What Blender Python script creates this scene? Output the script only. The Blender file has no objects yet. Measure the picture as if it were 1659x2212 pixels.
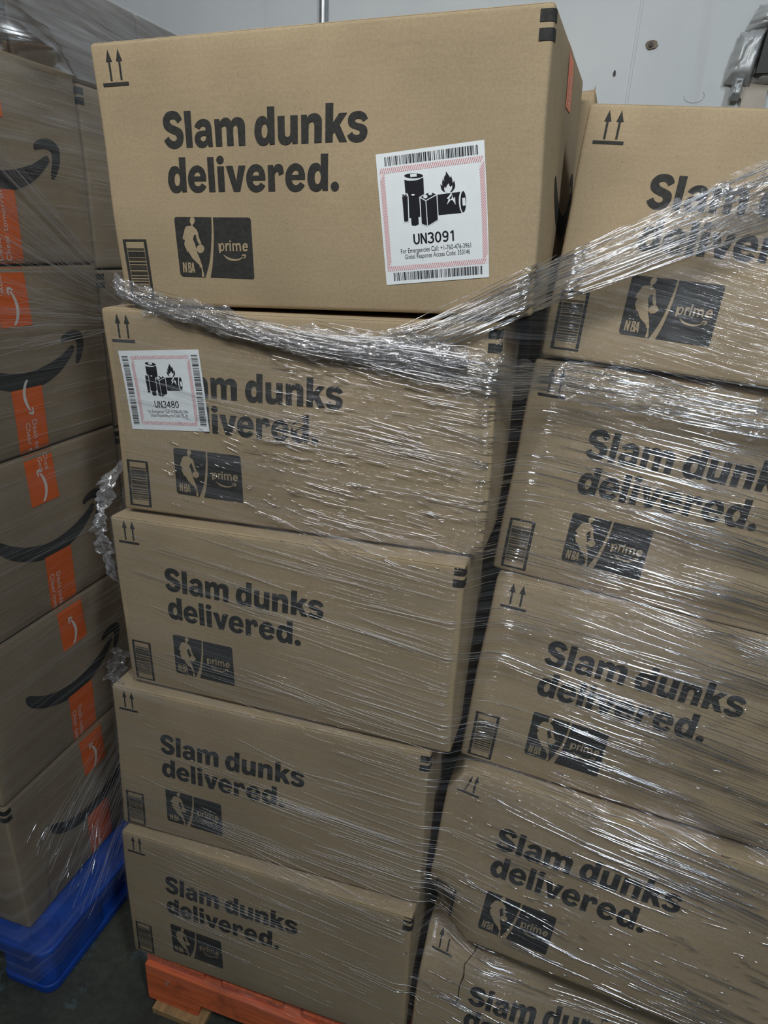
import bpy, bmesh, math, random
import numpy as np
from mathutils import Vector, Matrix
from mathutils.bvhtree import BVHTree
from mathutils.geometry import delaunay_2d_cdt

scene = bpy.context.scene
COL = scene.collection
rnd = random.Random(7)
nrs = np.random.RandomState(11)

# ------------------------------------------------------------------ camera
cam = bpy.data.cameras.new('camera')
cam_o = bpy.data.objects.new('camera', cam); COL.objects.link(cam_o)
cam.sensor_fit = 'VERTICAL'; cam.sensor_height = 24.0
cam.lens = 24.0 * 1470.3 / 2212.0
cam.clip_start = 0.02
_r, _u, _b = (0.95143, 0.30413, 0.04774), (-0.15393, 0.33567, 0.92932), (0.26661, -0.89153, 0.36618)
cam_o.matrix_world = Matrix(((_r[0], _u[0], _b[0], 0.134), (_r[1], _u[1], _b[1], -0.8684), (_r[2], _u[2], _b[2], 1.6088), (0, 0, 0, 1)))
scene.camera = cam_o

# ------------------------------------------------------------------ world, lamps, exposure
scene.view_settings.view_transform = 'Standard'
scene.view_settings.look = 'None'
scene.view_settings.gamma = 1.0
scene.view_settings.exposure = 0.0
scene.view_settings.use_curve_mapping = False
world = bpy.data.worlds.new('warehouse_air'); scene.world = world
world.use_nodes = True
world.node_tree.nodes['Background'].inputs[0].default_value = (0.75, 0.85, 1.0, 1)
world.node_tree.nodes['Background'].inputs[1].default_value = 0.03
scene.cycles.transparent_max_bounces = 32
scene.cycles.max_bounces = 6

def area(name, loc, target, sx, sy, energy, color, spread=180):
    l = bpy.data.lights.new(name, 'AREA'); l.shape = 'RECTANGLE'; l.size = sx; l.size_y = sy
    l.energy = energy; l.color = color; l.spread = math.radians(spread)   # beam spread, narrowed to steepen the falloff
    o = bpy.data.objects.new(name, l); COL.objects.link(o); o.location = loc
    o.rotation_euler = (Vector(target) - Vector(loc)).to_track_quat('-Z', 'Y').to_euler()
    return o
# two high-bay strip lamps behind and above the photographer, then three added lights
area('strip_area_light', (-0.50, -1.38, 2.98), (-0.2, 0.35, 1.95), 1.2, 0.18, 7.8, (1.0, 0.985, 0.95), 92)
area('strip_area_light', (1.45, -1.7, 3.9), (0.5, 0.2, 1.6), 0.10, 1.0, 16.5, (0.84, 0.92, 1.0), 110)
area('strip_area_light', (-0.75, 0.42, 4.3), (-0.3, 1.1, 2.0), 1.6, 0.07, 8, (0.9, 0.96, 1.0), 180)  # added to brighten the back wall and put a glare on the slack film
area('strip_area_light', (0.5, -4.6, 4.5), (0.2, 0.0, 1.4), 0.09, 1.0, 7, (0.86, 0.93, 1.0), 140)  # added far light, for more glints on the film
area('strip_area_light', (2.6, -4.2, 4.5), (0.2, 0.0, 1.4), 0.09, 1.0, 9, (0.86, 0.93, 1.0), 140)  # another added far light for film glints, from the right

# ------------------------------------------------------------------ materials
def new_mat(name):
    m = bpy.data.materials.new(name); m.use_nodes = True
    nt = m.node_tree; nt.nodes.clear()
    out = nt.nodes.new('ShaderNodeOutputMaterial')
    return m, nt, out
def N(nt, t, **kw):
    n = nt.nodes.new(t)
    for k, v in kw.items():
        if k.startswith('i_'):
            key = k[2:]
            key = int(key) if key.isdigit() else key.replace('_', ' ')
            n.inputs[key].default_value = v
        else: setattr(n, k, v)
    return n
def noise(nt, vec, scale, detail=4, rough=0.55):
    n = N(nt, 'ShaderNodeTexNoise', i_Scale=scale, i_Detail=detail, i_Roughness=rough)
    nt.links.new(vec, n.inputs['Vector']); return n.outputs['Fac']
def ramp(nt, fac, stops):
    r = N(nt, 'ShaderNodeValToRGB'); el = r.color_ramp.elements
    el[0].position, el[0].color = stops[0][0], stops[0][1]
    el[1].position, el[1].color = stops[-1][0], stops[-1][1]
    for p_, c in stops[1:-1]:
        e = el.new(p_); e.color = c
    nt.links.new(fac, r.inputs[0]); return r.outputs[0]
def g4(v): return (v, v, v, 1)
def mapping(nt, scale, src='Object', rot=(0, 0, 0)):
    tc = N(nt, 'ShaderNodeTexCoord'); mp = N(nt, 'ShaderNodeMapping')
    mp.inputs['Scale'].default_value = scale; mp.inputs['Rotation'].default_value = rot
    nt.links.new(tc.outputs[src], mp.inputs['Vector']); return mp.outputs[0]
def mixcol(nt, fac, a, b, mode='MIX'):
    m = N(nt, 'ShaderNodeMix', data_type='RGBA', blend_type=mode)
    for s, v in ((0, fac), (6, a), (7, b)):
        if hasattr(v, 'links'): nt.links.new(v, m.inputs[s])
        else: m.inputs[s].default_value = v
    return m.outputs[2]

def cardboard(name, base, dirt=0.12):
    m, nt, out = new_mat(name)
    v = mapping(nt, (1, 1, 1)); vf = mapping(nt, (3, 3, 90))
    big = noise(nt, v, 5, 3); fib = noise(nt, v, 260, 3, 0.7); flute = noise(nt, vf, 4, 2)
    spk = noise(nt, v, 300, 1)
    a = tuple(c * (1 + dirt) for c in base) + (1,); b = tuple(c * (1 - dirt) for c in base) + (1,)
    c1 = ramp(nt, big, [(0.3, b), (0.7, a)])
    c2 = mixcol(nt, 0.35, c1, ramp(nt, fib, [(0.3, g4(0.72)), (0.7, g4(1.18))]), 'MULTIPLY')
    c3 = mixcol(nt, 0.13, c2, ramp(nt, flute, [(0.35, g4(0.8)), (0.65, g4(1.1))]), 'MULTIPLY')
    c4 = mixcol(nt, ramp(nt, spk, [(0.765, g4(0)), (0.79, g4(0.55))]), c3, (0.10, 0.06, 0.035, 1))
    bs = N(nt, 'ShaderNodeBsdfPrincipled', i_Roughness=0.85)
    bs.inputs['Specular IOR Level'].default_value = 0.18
    nt.links.new(c4, bs.inputs['Base Color'])
    bp = N(nt, 'ShaderNodeBump', i_Strength=0.12, i_Distance=0.002)
    nt.links.new(fib, bp.inputs['Height']); nt.links.new(bp.outputs[0], bs.inputs['Normal'])
    nt.links.new(bs.outputs[0], out.inputs[0]); return m
def plain(name, col, rough=0.7, spec=0.3, var=0.1, scale=60, metallic=0.0, bump=0.0):
    m, nt, out = new_mat(name)
    f = noise(nt, mapping(nt, (1, 1, 1)), scale, 4)
    c = ramp(nt, f, [(0.3, tuple(x * (1 - var) for x in col) + (1,)), (0.7, tuple(x * (1 + var) for x in col) + (1,))])
    bs = N(nt, 'ShaderNodeBsdfPrincipled', i_Roughness=rough, i_Metallic=metallic)
    bs.inputs['Specular IOR Level'].default_value = spec
    nt.links.new(c, bs.inputs['Base Color'])
    if bump:
        bp = N(nt, 'ShaderNodeBump', i_Strength=bump, i_Distance=0.01)
        nt.links.new(f, bp.inputs['Height']); nt.links.new(bp.outputs[0], bs.inputs['Normal'])
    nt.links.new(bs.outputs[0], out.inputs[0]); return m

M_CARD = cardboard('kraft_cardboard', (0.405, 0.315, 0.197))
M_CARD2 = cardboard('kraft_cardboard_shaded', (0.315, 0.25, 0.168), 0.16)  # darker copy of the kraft, the left stack's shade put into its colour
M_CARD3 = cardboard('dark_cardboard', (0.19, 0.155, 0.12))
M_INK = plain('black_print', (0.040, 0.040, 0.037), 0.75, 0.2, 0.25, 240)
M_CRACK = plain('torn_edge', (0.06, 0.045, 0.03), 0.9, 0.1)
M_ORANGE = plain('orange_tape', (0.85, 0.16, 0.03), 0.45, 0.4, 0.06, 30)
M_WHITE = plain('label_white', (0.87, 0.92, 0.93), 0.5, 0.4, 0.02)
M_LABINK = plain('label_ink', (0.012, 0.012, 0.018), 0.55, 0.35, 0.05)
M_RED = plain('label_red', (0.62, 0.12, 0.12), 0.55, 0.3, 0.05)
M_PINK = plain('label_pink', (0.86, 0.81, 0.83), 0.55, 0.3, 0.02)
M_TAPEWHITE = plain('tape_lettering', (0.80, 0.76, 0.70), 0.5, 0.3, 0.03)
M_BLUE = plain('blue_plastic', (0.012, 0.075, 0.42), 0.38, 0.5, 0.3, 14, bump=0.1)
M_METAL = plain('galvanised_metal', (0.45, 0.47, 0.47), 0.4, 0.5, 0.15, 40, 0.8)
M_DARKMETAL = plain('dark_metal', (0.03, 0.03, 0.028), 0.5, 0.4)
M_BEIGE = plain('beige_filler', (0.46, 0.42, 0.36), 0.8, 0.2, 0.08, 25)

def wood(name, col, stretch=(2, 30, 30)):
    m, nt, out = new_mat(name)
    f = noise(nt, mapping(nt, stretch), 3, 6, 0.65); w = noise(nt, mapping(nt, (1, 1, 1)), 14, 3)
    c = ramp(nt, f, [(0.25, tuple(x * 0.55 for x in col) + (1,)), (0.55, tuple(col) + (1,)), (0.8, tuple(min(1, x * 1.25) for x in col) + (1,))])
    c = mixcol(nt, ramp(nt, w, [(0.58, g4(0)), (0.75, g4(0.6))]), c, (0.10, 0.05, 0.03, 1))
    bs = N(nt, 'ShaderNodeBsdfPrincipled', i_Roughness=0.8)
    nt.links.new(c, bs.inputs['Base Color'])
    bp = N(nt, 'ShaderNodeBump', i_Strength=0.4, i_Distance=0.004)
    nt.links.new(f, bp.inputs['Height']); nt.links.new(bp.outputs[0], bs.inputs['Normal'])
    nt.links.new(bs.outputs[0], out.inputs[0]); return m
M_OWOOD = wood('orange_painted_wood', (0.88, 0.19, 0.06))
M_RAWWOOD = wood('raw_pine', (0.42, 0.27, 0.12), (30, 2, 30))

def floor_mat():
    m, nt, out = new_mat('stained_concrete')
    v = mapping(nt, (1, 1, 1))
    a = noise(nt, v, 3.2, 8, 0.65); b = noise(nt, v, 9, 6, 0.7); c_ = noise(nt, v, 60, 3)
    c = ramp(nt, a, [(0.3, (0.020, 0.022, 0.016, 1)), (0.5, (0.052, 0.056, 0.044, 1)), (0.7, (0.075, 0.078, 0.055, 1))])
    c = mixcol(nt, ramp(nt, b, [(0.56, g4(0)), (0.63, g4(0.75)), (0.66, g4(0.2)), (0.72, g4(0.5))]), c, (0.105, 0.155, 0.16, 1))
    c = mixcol(nt, 0.4, c, ramp(nt, c_, [(0.3, g4(0.5)), (0.7, g4(1.4))]), 'MULTIPLY')
    bs = N(nt, 'ShaderNodeBsdfPrincipled')
    nt.links.new(ramp(nt, b, [(0.4, g4(0.75)), (0.65, g4(0.4))]), bs.inputs['Roughness'])
    nt.links.new(c, bs.inputs['Base Color'])
    bp = N(nt, 'ShaderNodeBump', i_Strength=0.3, i_Distance=0.01)
    nt.links.new(b, bp.inputs['Height']); nt.links.new(bp.outputs[0], bs.inputs['Normal'])
    nt.links.new(bs.outputs[0], out.inputs[0]); return m
def wall_mat():
    m, nt, out = new_mat('painted_wall')
    v = mapping(nt, (1, 1, 1)); vs = mapping(nt, (9, 9, 0.7))
    a = noise(nt, v, 2.5, 5); s = noise(nt, vs, 2.0, 5, 0.65); k = noise(nt, v, 21, 4, 0.6)
    c = ramp(nt, a, [(0.3, (0.52, 0.56, 0.575, 1)), (0.7, (0.60, 0.63, 0.64, 1))])
    c = mixcol(nt, ramp(nt, s, [(0.60, g4(0)), (0.78, g4(0.35))]), c, (0.40, 0.41, 0.40, 1))
    c = mixcol(nt, ramp(nt, k, [(0.72, g4(0)), (0.78, g4(0.6))]), c, (0.27, 0.26, 0.24, 1))
    bs = N(nt, 'ShaderNodeBsdfPrincipled', i_Roughness=0.75)
    bs.inputs['Specular IOR Level'].default_value = 0.25
    nt.links.new(c, bs.inputs['Base Color'])
    bp = N(nt, 'ShaderNodeBump', i_Strength=0.25, i_Distance=0.004)
    nt.links.new(k, bp.inputs['Height']); nt.links.new(bp.outputs[0], bs.inputs['Normal'])
    nt.links.new(bs.outputs[0], out.inputs[0]); return m

def film_mat(name, haze, streak, gloss, rough=0.10, bump=0.5, scale=(2.2, 150, 1), haze_scale=(0.9, 60, 1), tint=(0.80, 0.84, 0.90)):
    """clear stretch film: mostly see-through, a thin milky veil along the pull direction, glossy wrinkles"""
    m, nt, out = new_mat(name)
    v = mapping(nt, scale, 'UV'); v2 = mapping(nt, haze_scale, 'UV')
    fine = noise(nt, v, 1.0, 3, 0.6); veil = noise(nt, v2, 1.0, 5, 0.7)
    bp = N(nt, 'ShaderNodeBump', i_Strength=bump, i_Distance=0.006)
    nt.links.new(fine, bp.inputs['Height'])
    tr = N(nt, 'ShaderNodeBsdfTransparent'); tr.inputs[0].default_value = (0.975, 0.978, 0.98, 1)
    df = N(nt, 'ShaderNodeBsdfDiffuse'); df.inputs[0].default_value = tint + (1,)
    nt.links.new(bp.outputs[0], df.inputs['Normal'])
    gl = N(nt, 'ShaderNodeBsdfGlossy'); gl.inputs['Roughness'].default_value = rough
    gl.inputs[0].default_value = (0.95, 0.97, 1, 1); nt.links.new(bp.outputs[0], gl.inputs['Normal'])
    f1 = ramp(nt, veil, [(0.46, g4(haze)), (0.66, g4(haze + streak * 0.45)), (0.80, g4(haze + streak))])
    m1 = N(nt, 'ShaderNodeMixShader'); nt.links.new(f1, m1.inputs[0]); nt.links.new(tr.outputs[0], m1.inputs[1]); nt.links.new(df.outputs[0], m1.inputs[2])
    f2 = ramp(nt, fine, [(0.42, g4(gloss * 0.5)), (0.7, g4(gloss))])
    m2 = N(nt, 'ShaderNodeMixShader'); nt.links.new(f2, m2.inputs[0]); nt.links.new(m1.outputs[0], m2.inputs[1]); nt.links.new(gl.outputs[0], m2.inputs[2])
    nt.links.new(m2.outputs[0], out.inputs[0]); return m
def strand_mat(name, diff, gloss, rough):
    m, nt, out = new_mat(name)
    tr = N(nt, 'ShaderNodeBsdfTransparent')
    df = N(nt, 'ShaderNodeBsdfDiffuse'); df.inputs[0].default_value = (0.85, 0.88, 0.93, 1)
    gl = N(nt, 'ShaderNodeBsdfGlossy'); gl.inputs['Roughness'].default_value = rough; gl.inputs[0].default_value = (0.96, 0.98, 1, 1)
    m1 = N(nt, 'ShaderNodeMixShader'); m1.inputs[0].default_value = diff; nt.links.new(tr.outputs[0], m1.inputs[1]); nt.links.new(df.outputs[0], m1.inputs[2])
    m2 = N(nt, 'ShaderNodeMixShader'); m2.inputs[0].default_value = gloss; nt.links.new(m1.outputs[0], m2.inputs[1]); nt.links.new(gl.outputs[0], m2.inputs[2])
    nt.links.new(m2.outputs[0], out.inputs[0]); return m
M_FILM = film_mat('stretch_film', 0.015, 0.16, 0.055, 0.07, 0.7, (2.2, 240, 1))
M_FILM_L = film_mat('stretch_film_left', 0.02, 0.16, 0.07, 0.16, 0.35, (1.4, 70, 1), (0.6, 34, 1))  # left-stack film, rougher with coarser streaks
M_BUNCH = film_mat('bunched_film', 0.11, 0.36, 0.28, 0.10, 0.9, (10, 110, 1), (5, 50, 1), (0.93, 0.94, 0.96))
M_GATHER = film_mat('gathered_film', 0.03, 0.34, 0.22, 0.09, 0.9, (4, 190, 1), (2, 80, 1), (0.9, 0.93, 0.97))
M_CAP = film_mat('slack_film', 0.005, 0.05, 0.42, 0.18, 0.3, (3, 90, 1), (1.2, 70, 1))
M_CREASE = strand_mat('film_crease', 0.05, 0.68, 0.10)
M_CREASE_L = strand_mat('film_crease_faint', 0.08, 0.18, 0.25)

# ------------------------------------------------------------------ mesh helpers
def link(name, me, mat=None, parent=None):
    o = bpy.data.objects.new(name, me); COL.objects.link(o)
    if mat is not None: me.materials.append(mat)
    if parent is not None: o.parent = parent
    return o
def mesh(name, V, F, mat, parent=None, smooth=False, uv=None):
    me = bpy.data.meshes.new(name); me.from_pydata([tuple(map(float, v)) for v in V], [], F); me.validate(); me.update()
    if smooth: me.polygons.foreach_set('use_smooth', [True] * len(me.polygons))
    if uv is not None:
        l = me.uv_layers.new(name='UVMap')
        for lp in me.loops: l.data[lp.index].uv = uv[lp.vertex_index]
    return link(name, me, mat, parent)
def tag(o, label, cat, group=None, kind=None):
    if label: o['label'] = label
    if cat: o['category'] = cat
    if group: o['group'] = group
    if kind: o['kind'] = kind
    return o
def empty(name, mat4, label, cat, group=None):
    o = bpy.data.objects.new(name, None); COL.objects.link(o); o.matrix_world = mat4; o.empty_display_size = 0.05
    return tag(o, label, cat, group)
class MB:
    def __init__(s): s.V, s.F = [], []
    def add(s, V, F):
        b = len(s.V); s.V += [tuple(v) for v in V]; s.F += [tuple(i + b for i in f) for f in F]
    def box(s, x0, x1, y0, y1, z0, z1):
        s.add([(x, y, z) for z in (z0, z1) for y in (y0, y1) for x in (x0, x1)],
              [(0, 2, 3, 1), (4, 5, 7, 6), (0, 1, 5, 4), (2, 6, 7, 3), (0, 4, 6, 2), (1, 3, 7, 5)])
    def prism(s, poly, y0, y1):           # poly in (x, z), extruded along y
        n = len(poly)
        s.add([(x, y0, z) for x, z in poly] + [(x, y1, z) for x, z in poly],
              [tuple(range(n)), tuple(range(2 * n - 1, n - 1, -1))] + [(i, i + n, (i + 1) % n + n, (i + 1) % n) for i in range(n)])
    def tube(s, pts, r, n=5, taper=True):
        pts = [Vector(p_) for p_ in pts]; k = len(pts); V = []; F = []
        for i, p_ in enumerate(pts):
            t = (pts[min(i + 1, k - 1)] - pts[max(i - 1, 0)]).normalized()
            a = t.cross(Vector((0, 0, 1)) if abs(t.z) < 0.9 else Vector((1, 0, 0))).normalized(); b = t.cross(a)
            rr = r * (0.35 if taper and i in (0, k - 1) else 1)
            V += [p_ + (a * math.cos(2 * math.pi * j / n) + b * math.sin(2 * math.pi * j / n)) * rr for j in range(n)]
        for i in range(k - 1):
            F += [(i * n + j, i * n + (j + 1) % n, (i + 1) * n + (j + 1) % n, (i + 1) * n + j) for j in range(n)]
        s.add(V, F)
    def build(s, name, mat, parent=None, smooth=False, bevel=0):
        o = mesh(name, s.V, s.F, mat, parent, smooth)
        if bevel:
            md = o.modifiers.new('b', 'BEVEL'); md.width = bevel; md.segments = 2; md.limit_method = 'ANGLE'
        return o

def fill2d(contours):
    """contours: list of (n,2) arrays -> (verts2d, faces), even-odd filled"""
    V, F = [], []
    # group contours: holes are those whose first point lies inside another contour
    def inside(pt, poly):
        x, y = pt; c = False; n = len(poly)
        for i in range(n):
            x1, y1 = poly[i]; x2, y2 = poly[(i + 1) % n]
            if (y1 > y) != (y2 > y) and x < (x2 - x1) * (y - y1) / (y2 - y1) + x1: c = not c
        return c
    outer, holes = [], {}
    for i, c in enumerate(contours):
        par = [j for j, d in enumerate(contours) if j != i and inside(c[0], d)]
        if par: holes.setdefault(par[0], []).append(i)
        else: outer.append(i)
    for i in outer:
        vs, es = [], []
        for c in [contours[i]] + [contours[h] for h in holes.get(i, [])]:
            b = len(vs); n = len(c); vs += [Vector((float(q[0]), float(q[1]))) for q in c]; es += [(b + k, b + (k + 1) % n) for k in range(n)]
        ov, oe, of, *_ = delaunay_2d_cdt(vs, es, [], 0, 1e-7)
        hs = [contours[h] for h in holes.get(i, [])]
        b = len(V); V += [(q.x, q.y) for q in ov]
        for f in of:
            cx = sum(ov[k].x for k in f) / len(f); cy = sum(ov[k].y for k in f) / len(f)
            if inside((cx, cy), contours[i]) and not any(inside((cx, cy), h) for h in hs): F.append(tuple(k + b for k in f))
    return np.array(V), F
def cut_grid(V, F, step=0.03):
    """slice flat 2-D faces along a grid so that a print can follow a bulging panel"""
    bm = bmesh.new(); vs = [bm.verts.new((a, b, 0)) for a, b in V]
    for f in F:
        try: bm.faces.new([vs[k] for k in f])
        except ValueError: pass
    lo, hi = V.min(0), V.max(0)
    for ax in (0, 1):
        k = math.ceil(lo[ax] / step)
        while k * step < hi[ax]:
            co = (k * step, 0, 0) if ax == 0 else (0, k * step, 0); no = (1, 0, 0) if ax == 0 else (0, 1, 0)
            bmesh.ops.bisect_plane(bm, geom=bm.verts[:] + bm.edges[:] + bm.faces[:], plane_co=co, plane_no=no); k += 1
    bm.verts.index_update()
    V2 = np.array([(v.co.x, v.co.y) for v in bm.verts]); F2 = [tuple(v.index for v in f.verts) for f in bm.faces]
    bm.free(); return V2, F2
def rect2(x0, x1, z0, z1): return np.array([(x0, z0), (x1, z0), (x1, z1), (x0, z1)])
def quads(rs):
    V, F = [], []
    for r in rs:
        b = len(V); V += [tuple(q) for q in r]; F.append(tuple(range(b, b + len(r))))
    return np.array(V, float), F
def text2(body, size, spacing=1.0, xs=1.0):
    """flat lettering: returns verts (x right, z down, baseline 0) and faces"""
    c = bpy.data.curves.new('lettering', 'FONT'); c.body = body; c.size = size; c.space_character = spacing; c.resolution_u = 3
    o = bpy.data.objects.new('lettering', c); COL.objects.link(o)
    dg = bpy.context.evaluated_depsgraph_get(); me = o.evaluated_get(dg).to_mesh()
    V = np.array([(v.co.x * xs, -v.co.y) for v in me.vertices]); F = [tuple(p_.vertices) for p_ in me.polygons]
    o.evaluated_get(dg).to_mesh_clear(); bpy.data.objects.remove(o); bpy.data.curves.remove(c)
    return V, F
def join2(parts):
    V, F = [], []
    for v, f in parts:
        b = sum(len(x) for x in V); V.append(np.asarray(v, float)); F += [tuple(k + b for k in q) for q in f]
    return np.concatenate(V), F

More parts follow.
